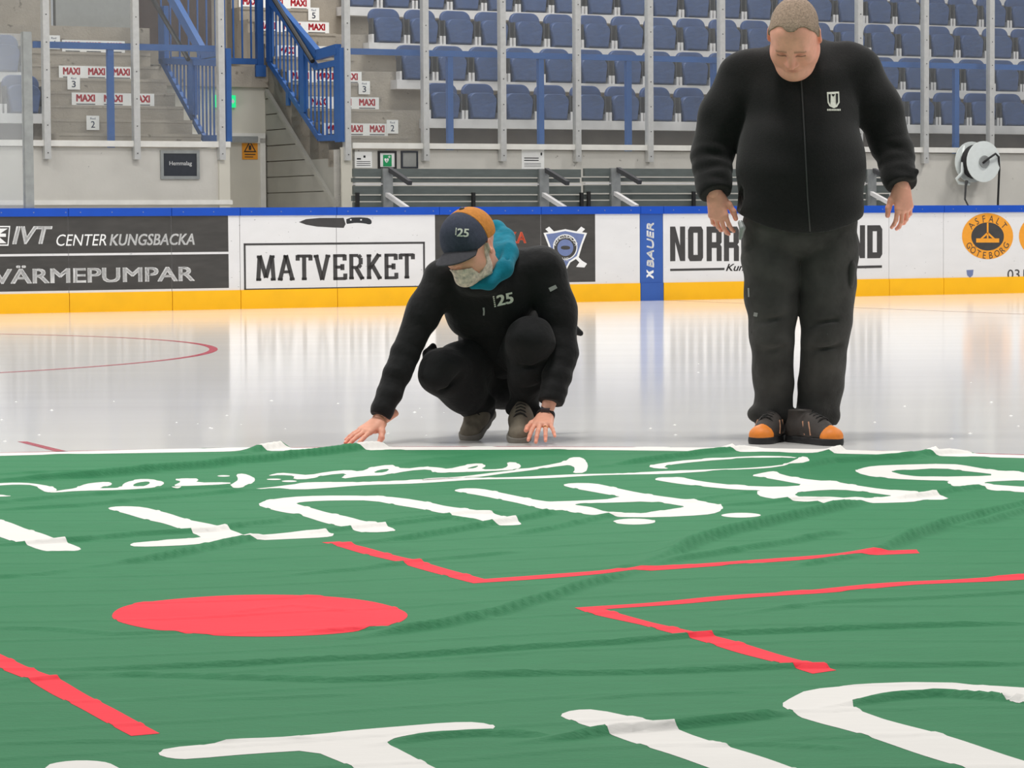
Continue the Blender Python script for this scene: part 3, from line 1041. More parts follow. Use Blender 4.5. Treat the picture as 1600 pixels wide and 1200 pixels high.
flat([rect(*gr)], lambda u, z: tuple(W(u, vv, z))).build('green_field', M['sign_green'], root)
hx = [(.5, .12), (.86, .5), (.86, .68), (.7, .78), (.5, .66), (.3, .78), (.14, .68), (.14, .5)]
sx, sz = gr[1] - gr[0], gr[3] - gr[2]
flat([chaikin([(gr[0] + sx * (a * .7 + .05), gr[2] + sz * (b * .7 + .18)) for a, b in hx], 1), rect(gr[0] + sx * .68, gr[0] + sx * .76, gr[2] + sz * .72, gr[2] + sz * .94), rect(gr[0] + sx * .58, gr[0] + sx * .86, gr[2] + sz * .8, gr[2] + sz * .86)],
     lambda u, z: tuple(W(u, vv - .002, z))).build('symbol', M['ad_white'], root)
flat([[(gr[0] + sx * a, gr[2] + sz * b) for a, b in ((.42, .62), (.34, .46), (.42, .46), (.38, .3), (.5, .5), (.42, .5), (.48, .62))]], lambda u, z: tuple(W(u, vv - .003, z))).build('bolt_symbol', M['sign_green'], root)
wall_sign('empty_frame', (626, 236, 652, 263), V0, M['panel_grey'], 'dark framed grey board on the wall right of the first aid sign', 'frame', frame=(M['sign_black'], .018))
root, R, vv = wall_sign('notice', (815, 234, 850, 264), V0, M['paper'], 'white paper notice on the wall above the stacked benches', 'notice', t=.006)
mb = flat([rect(*in_rect(R, .1, .75, f, f + .05)) for f in (.42, .54)] + [rect(*in_rect(R, .1, .85, f, f + .02)) for f in (.12, .2, .28)] + [ellipse(R[0] + (R[1] - R[0]) * .87, R[2] + (R[3] - R[2]) * .78, .012, .02, 12)], lambda u, z: tuple(W(u, vv, z)))
mb.build('print', M['ink'], root)

# ------------------------------------------------------------------ stacked metal benches behind the boards
def bench(label, x0, x1, frames, blacks):
    v = 1.15
    u0, u1 = UZ(x0, 290, v)[0], UZ(x1, 290, v)[0]
    zt = UZ((x0 + x1) / 2, 264, v)[1]
    root = empty('metal_bench', W(u0, v, 0))
    tag(root, label, 'bench', 'metal benches behind the boards')
    z = zt
    for k, (h, m, off) in enumerate(((.10, 'slat', 0), (.055, 'slat', .03), (.022, 'beam', -.01), (.10, 'slat', .0), (.07, 'slat', .03), (.10, 'slat', 0), (.1, 'slat', .02), (.1, 'slat', 0))):
        MB(W).box(u0, u1, v + off, v + off + .05, z - h + .008, z).build('slat' if m == 'slat' else 'edge_strip', M[m], root)
        z -= h + .006
    for x in frames:
        u = UZ(x, 290, v)[0]
        MB(W).box(u - .07, u + .05, v - .03, v + .03, 0, zt + .005).build('upright', M['galv'], root)
        MB(W).bar((u + .02, v - .02, zt - .01), (u + .04, v - .5, zt - .17), .05, .05).build('leg', M['steel_dark'], root)
        MB(W).bar((u + .04, v - .48, zt - .16), (u + .04, v - .48, zt - .62), .05, .05).build('leg', M['galv'], root)
        MB(W).bar((u - .02, v - .02, zt - .29), (u + .02, v - .46, zt - .45), .05, .045).build('brace', M['beam'], root)
    for x in blacks:
        u = UZ(x, 290, v)[0]
        MB(W).box(u - .018, u + .018, v - .06, v - .02, .6, zt - .27).build('strap', M['black'], root)


bench('long grey slatted metal bench behind the boards under the first aid sign', 553, 908, (606, 850), (556, 737, 906))
bench('long grey slatted metal bench behind the boards beside the standing man', 914, 1392, (962, 1362), (917, 1081))

# ------------------------------------------------------------------ hose reel on the wall
hv = V0 - .16
hu, hz = UZ(1524, 253, hv)
reel = empty('hose_reel', W(hu, V0, hz - .5))
tag(reel, 'white hose reel with black hose on the wall at the right', 'hose reel')


def disc(mb, cu, cz, v0, v1, r0, r1, n=32):
    P = []
    for v in (v0, v1):
        for r in (r0, r1):
            for k in range(n):
                a = 2 * math.pi * k / n
                P.append((cu + r * math.cos(a), v, cz + r * math.sin(a)))
    F = []
    for k in range(n):
        j = (k + 1) % n
        F += [(k, j, n + j, n + k), (2 * n + k, 3 * n + k, 3 * n + j, 2 * n + j), (n + k, n + j, 3 * n + j, 3 * n + k), (k, 2 * n + k, 2 * n + j, j)]
    mb.add(P, F)


mb = MB(W)
disc(mb, hu, hz, hv - .18, hv - .165, .075, .262)
mb.build('flange', M['reel_white'], reel)
mb = MB(W)
disc(mb, hu - .02, hz, hv + .045, hv + .06, .075, .262)
mb.build('flange', M['reel_white'], reel)
mb = MB(W)
for k in range(4):
    P = [(hu + .2 * math.cos(2 * math.pi * i / 24), hv - .135 + .045 * k, hz + .2 * math.sin(2 * math.pi * i / 24)) for i in range(25)]
    mb.tube(P, .025, 6)
mb.build('coiled_hose', M['black'], reel, smooth=True)
mb = MB(W)
disc(mb, hu, hz, hv - .2, hv + .1, .012, .078, 20)
mb.build('hub', M['galv'], reel)
mb = MB(W)
mb.tube([(hu - .02, V0, hz + .22), (hu - .14, hv + .06, hz + .2), (hu - .2, hv, hz), (hu - .22, hv - .02, hz - .14), (hu - .3, hv, hz - .22), (hu - .26, hv, hz - .27), (hu - .1, hv, hz - .28), (hu - .03, V0, hz - .27)], .022, 8)
mb.build('bracket', M['reel_white'], reel, smooth=True)
mb = MB(W)
mb.tube([(hu - .03, hv - .2, hz - .02), (hu + .03, hv - .24, hz + .04), (hu + .14, hv - .24, hz + .1), (hu + .22, hv - .2, hz + .06), (hu + .26, hv - .16, hz - .1), (hu + .27, hv - .12, hz - .5), (hu + .27, hv - .1, .25), (hu + .2, hv - .1, .02)], .014, 8)
mb.build('hose', M['black'], reel, smooth=True)
mb = MB(W)
mb.tube([(hu - .17, hv - .05, hz - .24), (hu - .19, hv - .05, hz - .32), (hu - .2, hv - .05, hz - .48), (hu - .15, hv - .05, hz - .56)], [.02, .014, .012, .01], 8)
mb.build('nozzle', M['steel_dark'], reel)

# ------------------------------------------------------------------ the green banner on the ice
FOLDS = [  # pixel polyline on the cloth, height, half width
    ([(-60, 760), (0, 755), (150, 748), (300, 735), (400, 725), (500, 713), (600, 700), (625, 696)], .055, .055),
    ([(380, 711), (430, 703), (487, 696), (500, 694)], .05, .05),
    ([(980, 890), (1040, 876), (1075, 858), (1105, 846), (1200, 822), (1300, 800), (1358, 787)], .05, .055),
    ([(1000, 890), (1060, 878), (1200, 857), (1330, 834)], .026, .05),
    ([(1330, 874), (1380, 862), (1450, 835), (1520, 815), (1580, 802), (1700, 780)], .05, .055),
    ([(1480, 832), (1540, 820), (1600, 802), (1700, 785)], .03, .045),
    ([(1340, 872), (1250, 888)], .02, .04),
    ([(1010, 892), (940, 912), (860, 938), (780, 962), (690, 982), (560, 1000)], .034, .04),
    ([(-60, 1050), (100, 1051), (400, 1043), (600, 1032), (800, 1020), (1000, 1006), (1110, 997), (1320, 987), (1680, 978)], .02, .025),
    ([(-60, 1080), (60, 1068), (150, 1061), (300, 1063), (520, 1068), (720, 1063), (1000, 1056), (1240, 1048), (1500, 1044), (1700, 1040)], .018, .025),
    ([(-40, 1167), (160, 1164), (330, 1165), (520, 1158)], .01, .02),
    ([(820, 1168), (900, 1158), (945, 1149), (1060, 1142), (1150, 1132), (1238, 1119)], .028, .03),
    ([(600, 1168), (680, 1158), (760, 1153), (860, 1156)], .02, .03),
    ([(1300, 1110), (1400, 1095), (1470, 1090), (1560, 1096), (1680, 1110)], .025, .025),
    ([(-60, 793), (60, 784), (150, 776), (260, 770), (400, 761)], .02, .045),
    ([(-60, 803), (120, 794), (220, 785), (330, 775), (430, 768)], .02, .045),
    ([(-60, 858), (40, 853), (130, 848), (220, 839), (330, 833), (430, 819), (470, 808)], .025, .04),
    ([(160, 889), (230, 880), (300, 868), (350, 855), (400, 845), (430, 842)], .035, .045),
    ([(440, 842), (560, 828), (700, 814), (760, 820)], .02, .04),
    ([(540, 855), (640, 845), (740, 828), (830, 812), (880, 802)], .03, .045),
    ([(780, 842), (860, 830), (940, 812), (985, 806)], .022, .04),
    ([(580, 822), (660, 812), (730, 805), (800, 806)], .016, .035),
    ([(1100, 795), (1180, 790), (1240, 785), (1330, 786)], .016, .035),
    ([(1060, 790), (1130, 778), (1190, 770)], .012, .035),
    ([(1220, 738), (1300, 726), (1400, 719), (1490, 711), (1530, 710)], .04, .05),
    ([(940, 732), (1020, 722), (1100, 712), (1185, 703)], .036, .05),
    ([(1440, 718), (1465, 708), (1470, 703)], .045, .04),
    ([(1290, 712), (1312, 706), (1318, 702)], .035, .04),
    ([(1140, 706), (1150, 700)], .03, .04),
    ([(1380, 785), (1450, 778), (1520, 767), (1545, 764)], .03, .04),
    ([(1220, 792), (1300, 788), (1380, 780)], .012, .03),
    ([(-40, 745), (100, 740), (220, 738)], .012, .04),
    ([(600, 733), (690, 720), (760, 712)], .016, .05),
    ([(420, 905), (560, 893), (700, 876), (820, 866)], .014, .035),
    ([(120, 893), (60, 902), (-40, 910)], .014, .035),
    ([(1000, 1002), (880, 1012), (760, 1015)], .01, .03),
    ([(1130, 965), (1300, 945), (1420, 940), (1680, 925)], .012, .03),
    ([(-40, 985), (90, 988), (180, 995), (300, 992)], .010, .025),
    ([(640, 985), (560, 988), (480, 992)], .014, .03),
    ([(350, 965), (460, 950), (560, 962)], .006, .03),
    ([(300, 1098), (420, 1096), (560, 1090)], .006, .02),
    ([(900, 1098), (1000, 1090), (1180, 1085)], .008, .025),
    ([(1060, 1172), (1200, 1168), (1330, 1175)], .01, .02),
]
_fold = []
for pts, h, w in FOLDS:
    g = np.array([ground(x, y)[:2] for x, y in pts])
    _fold.append((g, h * .55, w * .6))


def cloth_height(X, Y):
    H = np.zeros_like(X)
    for g, h, w in _fold:
        lo, hi = g.min(0) - 4 * w, g.max(0) + 4 * w
        sel = (X > lo[0]) & (X < hi[0]) & (Y > lo[1]) & (Y < hi[1])
        if not sel.any():
            continue
        x, y = X[sel], Y[sel]
        best = np.full(x.shape, 9.0)
        arc = np.zeros(x.shape)
        side = np.zeros(x.shape)
        seg = np.linalg.norm(np.diff(g, axis=0), axis=1)
        tot, acc = seg.sum(), 0.0
        for i in range(len(g) - 1):
            d = g[i + 1] - g[i]
            t = np.clip(((x - g[i, 0]) * d[0] + (y - g[i, 1]) * d[1]) / (d @ d), 0, 1)
            px, py = g[i, 0] + t * d[0], g[i, 1] + t * d[1]
            dist = np.hypot(x - px, y - py)
            sd = np.sign(((y - py) * d[0] - (x - px) * d[1]) * (1 if d[0] > 0 else -1))   # +1 on the far flank, -1 on the near, steep one
            m = dist < best
            side = np.where(m, sd, side)
            best = np.where(m, dist, best)
            arc = np.where(m, (acc + t * seg[i]) / tot, arc)
            acc += seg[i]
        env = np.clip(np.minimum(arc / .25, (1 - arc) / .12), 0, 1)
        env = np.where(best < 9, .25 + .75 * env * env * (3 - 2 * env), 0)
        prof = h * env * np.where(side < 0, np.exp(-(best / (w * .5)) ** 2), np.exp(-(best / (w * 1.5)) ** 1.6))
        H[sel] = np.maximum(H[sel], prof) + .15 * np.minimum(H[sel], prof)
    # fine slack in the cloth
    H += .0035 * (np.sin(2.1 * X + 9.0 * Y + 1.7 * np.sin(1.3 * X)) * np.sin(.9 * X - 3.1 * Y)) ** 2
    H += .002 * (np.sin(3.7 * X - 23 * Y + 2.2 * np.sin(2.3 * X + .5)) > .93)
    return H + .004


gx0, gy0 = -2.6, 3.4
gx = np.unique(np.concatenate([np.arange(-6.2, -2.6, .2), np.arange(-2.6, 2.6, .02), np.arange(2.6, 5.2, .2)]).round(4))
gy = np.unique(np.concatenate([np.arange(0.2, 3.4, .2), np.arange(3.4, 11.3, .011)]).round(4))
X, Y = np.meshgrid(gx, gy, indexing='ij')
Rr = np.hypot(X - BCX, Y - BCY)
dx_ = np.maximum(np.gradient(gx)[:, None] * np.ones_like(X), np.gradient(gy)[None, :] * np.ones_like(X)) * 1.1
keep = Rr < BR + dx_
sc_ = np.where(Rr > BR, BR / np.maximum(Rr, 1e-6), 1.0)
Xs, Ys = BCX + (X - BCX) * sc_, BCY + (Y - BCY) * sc_
Z = cloth_height(Xs, Ys)
idx = np.full(X.shape, -1, dtype=np.int64)
idx[keep] = np.arange(keep.sum())
quad = np.stack([idx[:-1, :-1], idx[1:, :-1], idx[1:, 1:], idx[:-1, 1:]], -1).reshape(-1, 4)
quad = quad[(quad >= 0).all(1)]
quad = np.concatenate([quad[:, [0, 1, 2]], quad[:, [0, 2, 3]]])   # the same diagonal everywhere, so that the print can follow it
P = np.stack([Xs[keep], Ys[keep], Z[keep]], -1)


def np_mesh(name, P, F):
    """mesh from arrays: P (n, 3), F (m, 3 or 4)"""
    me = bpy.data.meshes.new(name)
    P = np.ascontiguousarray(P, dtype=np.float32)
    F = np.ascontiguousarray(F, dtype=np.int32)
    k = F.shape[1]
    me.vertices.add(len(P))
    me.vertices.foreach_set('co', P.ravel())
    me.loops.add(F.size)
    me.loops.foreach_set('vertex_index', F.ravel())
    me.polygons.add(len(F))
    me.polygons.foreach_set('loop_start', np.arange(0, F.size, k, dtype=np.int32))
    me.update(calc_edges=True)
    return me


banner = link('banner', np_mesh('banner', P, quad), M['green'], None, (BCX, BCY, 0), smooth=True)
tag(banner, 'large round green fabric banner with white lettering spread out on the ice', 'banner')


def printed(name, loops, m, lift=.0005, diag=True):
    """a shape printed on the cloth: cut along the cloth grid and laid on its folds"""
    tri = tessellate_polygon([[Vector((a, b, 0)) for a, b in L] for L in loops])
    pts = [q for L in loops for q in L]
    bm = bmesh.new()
    vs = [bm.verts.new((a, b, 0)) for a, b in pts]
    for t in tri:
        try:
            bm.faces.new([vs[i] for i in t])
        except ValueError:
            pass
    A = np.array(pts)
    lo, hi = A.min(0), A.max(0)
    for grid, ax in ((gx, 0), (gy, 1)):
        for c in grid[(grid > lo[ax]) & (grid < hi[ax])]:
            co, no = [0, 0, 0], [0, 0, 0]
            co[ax], no[ax] = c, 1
            bmesh.ops.bisect_plane(bm, geom=bm.verts[:] + bm.edges[:] + bm.faces[:], dist=1e-6, plane_co=co, plane_no=no)
    if diag:
        s = (A[:, 0] - gx0) / .02 - (A[:, 1] - gy0) / .011
        s0, s1 = (lo[0] - gx0) / .02 - (hi[1] - gy0) / .011, (hi[0] - gx0) / .02 - (lo[1] - gy0) / .011
        for k in range(math.ceil(s.min()), math.floor(s.max()) + 1):
            bmesh.ops.bisect_plane(bm, geom=bm.verts[:] + bm.edges[:] + bm.faces[:], dist=1e-6, plane_co=(gx0 + k * .02, gy0, 0), plane_no=Vector((1 / .02, -1 / .011, 0)).normalized())
    me = bpy.data.meshes.new(name)
    bm.to_mesh(me)
    bm.free()
    n = len(me.vertices)
    co = np.empty(n * 3, np.float32)
    me.vertices.foreach_get('co', co)
    co = co.reshape(-1, 3)
    # height of the cloth mesh itself at each point
    i = np.clip(np.searchsorted(gx, co[:, 0], side='right') - 1, 0, len(gx) - 2)
    j = np.clip(np.searchsorted(gy, co[:, 1], side='right') - 1, 0, len(gy) - 2)
    a = (co[:, 0] - gx[i]) / (gx[i + 1] - gx[i])
    b = (co[:, 1] - gy[j]) / (gy[j + 1] - gy[j])
    z00, z10, z01, z11 = Z[i, j], Z[i + 1, j], Z[i, j + 1], Z[i + 1, j + 1]
    co[:, 2] = np.where(a > b, z00 + a * (z10 - z00) + b * (z11 - z10), z00 + b * (z01 - z00) + a * (z11 - z01)) + lift
    me.vertices.foreach_set('co', co.ravel())
    me.update()
    return link(name, me, m, banner, smooth=True)


G = lambda pts: [tuple(ground(x, y)[:2]) for x, y in pts]
WHITE = [
    [[(-60, 797), (0, 815), (42, 829), (88, 845), (110, 852), (129, 860), (120, 864), (82, 865.5), (62, 862), (37, 852), (25, 850), (0, 842), (-60, 826)]],
    [[(167, 797), (175, 794), (197, 793), (225, 794.5), (250, 801), (287, 812.5), (342, 826), (367, 832.5), (385, 840), (440, 836), (492, 830), (510, 834), (523, 837), (518, 841), (490, 843), (432, 845.5), (380, 848), (337, 851.5), (270, 855.5), (212, 857), (201, 854), (212, 849.5), (317, 843.5), (305, 836.5), (270, 826), (220, 812), (185, 802)]],
    [[(401, 791), (415, 784), (450, 779), (500, 777), (575, 777), (625, 779.5), (675, 788), (700, 794), (750, 802), (785, 809), (805, 815), (816, 821), (810, 823), (775, 824), (760, 820), (727, 814), (702, 807), (662, 800), (625, 792.5), (582, 784), (525, 784), (482, 785.5), (462, 788), (467, 791), (500, 800), (537, 810), (570, 818), (595, 821), (620, 830), (612, 834), (582, 835.5), (562, 834), (542, 827.5), (510, 820), (462, 807.5), (420, 797.5)]],
    [[(708, 769), (722, 766), (750, 766), (778, 771), (850, 786), (862, 787), (978, 780.5), (940, 773), (895, 765), (877, 760.5), (893, 758), (928, 758), (955, 763), (1000, 772.5), (1050, 781), (1105, 787.5), (1122, 790), (1132, 797), (1122, 803.5), (1100, 807), (1030, 811), (975, 811), (940, 810), (922, 808), (895, 804), (882, 801), (865, 801.5), (835, 795), (800, 787), (750, 776), (718, 771.5)],
     [(893, 792), (950, 788.5), (1017, 785), (1067, 794), (1069, 796.5), (1047, 799), (1010, 804), (975, 805), (947, 802), (927, 796), (915, 794.5)]],
    [ellipse(991, 817.5, 33, 4.5, 24)],
    [ellipse(1158, 807.5, 31, 3.6, 24)],
    [[(1021, 752), (1032, 750), (1065, 749.5), (1095, 754.5), (1155, 761), (1217, 763), (1260, 760), (1230, 755), (1202, 750.5), (1192, 748), (1171, 745), (1197, 741), (1212, 739.5), (1220, 744), (1275, 753.5), (1305, 753), (1315, 757), (1388, 768), (1402, 768), (1429, 771), (1445, 776), (1469, 776), (1486, 782.5), (1438, 785), (1425, 788), (1372, 789.5), (1300, 790.5), (1240, 786.5), (1212, 784), (1190, 779), (1181, 772.5), (1190, 768.5), (1155, 767.5), (1105, 763), (1067, 759), (1035, 754)],
     [(1239, 774), (1267, 769.5), (1312, 767), (1350, 772), (1384, 776), (1395, 777), (1380, 779), (1360, 783), (1330, 784), (1283, 782), (1250, 779)]],
    [[(1334, 738.6), (1344, 734), (1364, 731), (1403, 729.5), (1482, 727), (1523, 733), (1565, 738), (1589, 737.5), (1600, 741), (1690, 752), (1690, 780), (1600, 773), (1554, 770), (1534, 763.5), (1510, 765.5), (1491, 763), (1479, 756), (1484, 753), (1447, 752.5), (1392, 750), (1348, 745)],
     [(1388, 739), (1407, 737), (1471, 733.5), (1512, 738.6), (1561, 744.5), (1512, 747), (1469, 748), (1414, 745.6)],
     [(1537, 756.5), (1545, 754.5), (1600, 752), (1655, 755), (1660, 764), (1600, 763), (1582, 762), (1560, 760.5), (1543, 759)]],
    # script line
    [[(-60, 761), (0, 757), (25, 756), (50, 757), (80, 762), (90, 768), (86, 771), (72, 772), (62, 767), (54, 760), (25, 759), (0, 760.5), (-60, 765)]],
    [[(74, 772), (100, 768.5), (117, 766), (128, 760), (140, 757), (168, 754.5), (176, 757.5), (172, 761), (150, 766.2), (190, 765), (192, 758), (205, 753), (225, 751), (250, 753), (258, 757), (250, 762), (230, 766), (195, 769), (120, 770), (90, 772)],
     [(207, 760), (215, 756), (232, 754), (235, 757), (228, 761), (212, 764)]],
    [[(271, 751.5), (287, 749), (312, 750.5), (305, 756.5), (360, 756), (360, 759), (287, 761.5), (269, 761.5), (285, 754.5)]],
    [ellipse(272.5, 767.8, 12.5, 1.8, 16)],
    [[(368, 743), (381, 742), (393, 746), (400, 752), (392, 760), (376, 764.5), (362, 764.5), (357, 762), (366, 757), (373, 751)]],
    [ellipse(349.5, 745.7, 10, 1.2, 12)], [ellipse(428, 751, 11.5, 1.2, 12)], [ellipse(452, 754.3, 12, 1.8, 12)],
    [[(420, 744.5), (437, 740.5), (462, 742.5), (482, 744.5), (512, 739), (545, 736), (562, 739), (582, 732.5), (607, 729), (632, 735), (662, 731), (687, 732.5), (700, 735), (725, 729), (750, 727), (761, 729.5), (750, 735.5), (782, 735), (794, 731), (792, 725), (810, 726), (815, 731), (807, 736), (782, 737.5), (700, 740.5), (677, 741), (672, 735), (637, 737.5), (600, 745), (567, 746), (530, 751), (545, 741), (510, 744), (485, 750.5), (457, 751), (462, 745.5), (437, 744), (422, 745.5)],
     [(582, 741), (592, 736), (610, 734.5), (602, 740)], [(728, 734.5), (738, 731), (749, 729.2), (742, 733.5)]],
    [[(700, 749), (782, 739.5), (850, 730), (883, 723), (892, 717.5), (910, 717), (920, 728), (915, 741), (894, 742), (899, 735), (894, 729.5), (884, 728.5), (825, 737.5), (762, 745.5), (715, 751), (660, 754), (660, 752)]],
    [[(385, 768), (400, 765.5), (450, 761), (505, 755.5), (525, 757.5), (662, 752.5), (700, 750.5), (900, 744.5), (1100, 737), (1155, 734), (1220, 729.5), (1230, 726), (1245, 719), (1257, 714), (1267, 721.5), (1257, 727), (1235, 727), (1222, 731.5), (1155, 736.5), (1100, 740), (900, 747.5), (700, 754.5), (530, 764), (460, 767.5), (430, 764), (390, 768.5)]],
    [[(1247, 717), (1230, 715), (1180, 714.5), (1080, 720), (1030, 726), (1011, 730.5), (1025, 734.5), (1047, 735), (1035, 731), (1057, 726.5), (1130, 719.5), (1205, 716.5), (1240, 718.5)]],
    [[(-60, 775), (0, 776), (22, 777.5), (0, 779.5), (-60, 779)]],
    # near letters
    [[(244, 1184), (259, 1176), (350, 1164), (500, 1151.5), (550, 1145.5), (625, 1139), (700, 1132.5), (749, 1132), (777, 1139.5), (764, 1147), (719, 1153), (677, 1155), (597, 1164), (630, 1178), (670, 1200), (760, 1252), (640, 1252), (539, 1200), (488, 1176), (406, 1182), (297, 1193), (266, 1191.5)]],
    [[(72, 1200), (95, 1195), (127, 1193), (160, 1195), (178, 1200), (215, 1222), (60, 1222)]],
    [[(873, 1121), (895, 1113), (932, 1112), (1000, 1127.5), (1041, 1134), (1060, 1146), (1142, 1172), (1221, 1200), (1370, 1252), (1250, 1252), (1090, 1200), (1000, 1170), (940, 1146), (887, 1129)]],
    [[(1219, 1105), (1236, 1094), (1262, 1081), (1337, 1074), (1450, 1070), (1600, 1077.6), (1690, 1086), (1690, 1110), (1600, 1104), (1574, 1101), (1551, 1089), (1525, 1090), (1469, 1086), (1405, 1089), (1349, 1098), (1326, 1105), (1356, 1120), (1450, 1148), (1600, 1193), (1690, 1220), (1690, 1252), (1640, 1246), (1491, 1200), (1375, 1163), (1259, 1129), (1236, 1116)]],
]
RED = [
    [[(503, 850.5), (530, 849), (620, 871), (757, 907.5), (1000, 890), (1340, 866), (1432, 862.5), (1437, 867), (1345, 871), (1010, 895), (740, 915), (690, 901)]],
    [[(898, 954), (1100, 938), (1430, 912), (1600, 901.5), (1720, 894), (1720, 901), (1600, 908.5), (1430, 918.5), (1100, 944), (945, 956), (1020, 976), (1105, 995), (1200, 1021), (1307, 1052), (1270, 1057), (1245, 1050), (1070, 999), (1000, 979), (920, 962)]],
    [[(-60, 994), (0, 1025), (50, 1049), (95, 1068), (250, 1150), (205, 1154), (47, 1070), (0, 1049), (-60, 1020)]],
    [ellipse(406, 965.5, 231, 32.5, 64)],
]
for L in WHITE:
    loops = [G(chaikin(q, 1) if len(q) < 60 and len(q) != 24 else q) for q in L]
    printed('lettering', loops, M['print_white'])
for L in RED:
    printed('red_line' if len(L[0]) < 60 else 'red_dot', [G(q) for q in L], M['print_red'])
# white hem round the edge
hr = BR - .15
for a0, a1, dg in ((20, 55, False), (55, 111.5, True), (111.5, 160, False)):
    ks = np.radians(np.linspace(a0, a1, 50))
    loop = [(BCX + (BR - .002) * math.cos(t), BCY + (BR - .002) * math.sin(t)) for t in ks] + [(BCX + hr * math.cos(t), BCY + hr * math.sin(t)) for t in ks[::-1]]
    printed('hem', [loop], M['print_white'], .0006, dg)

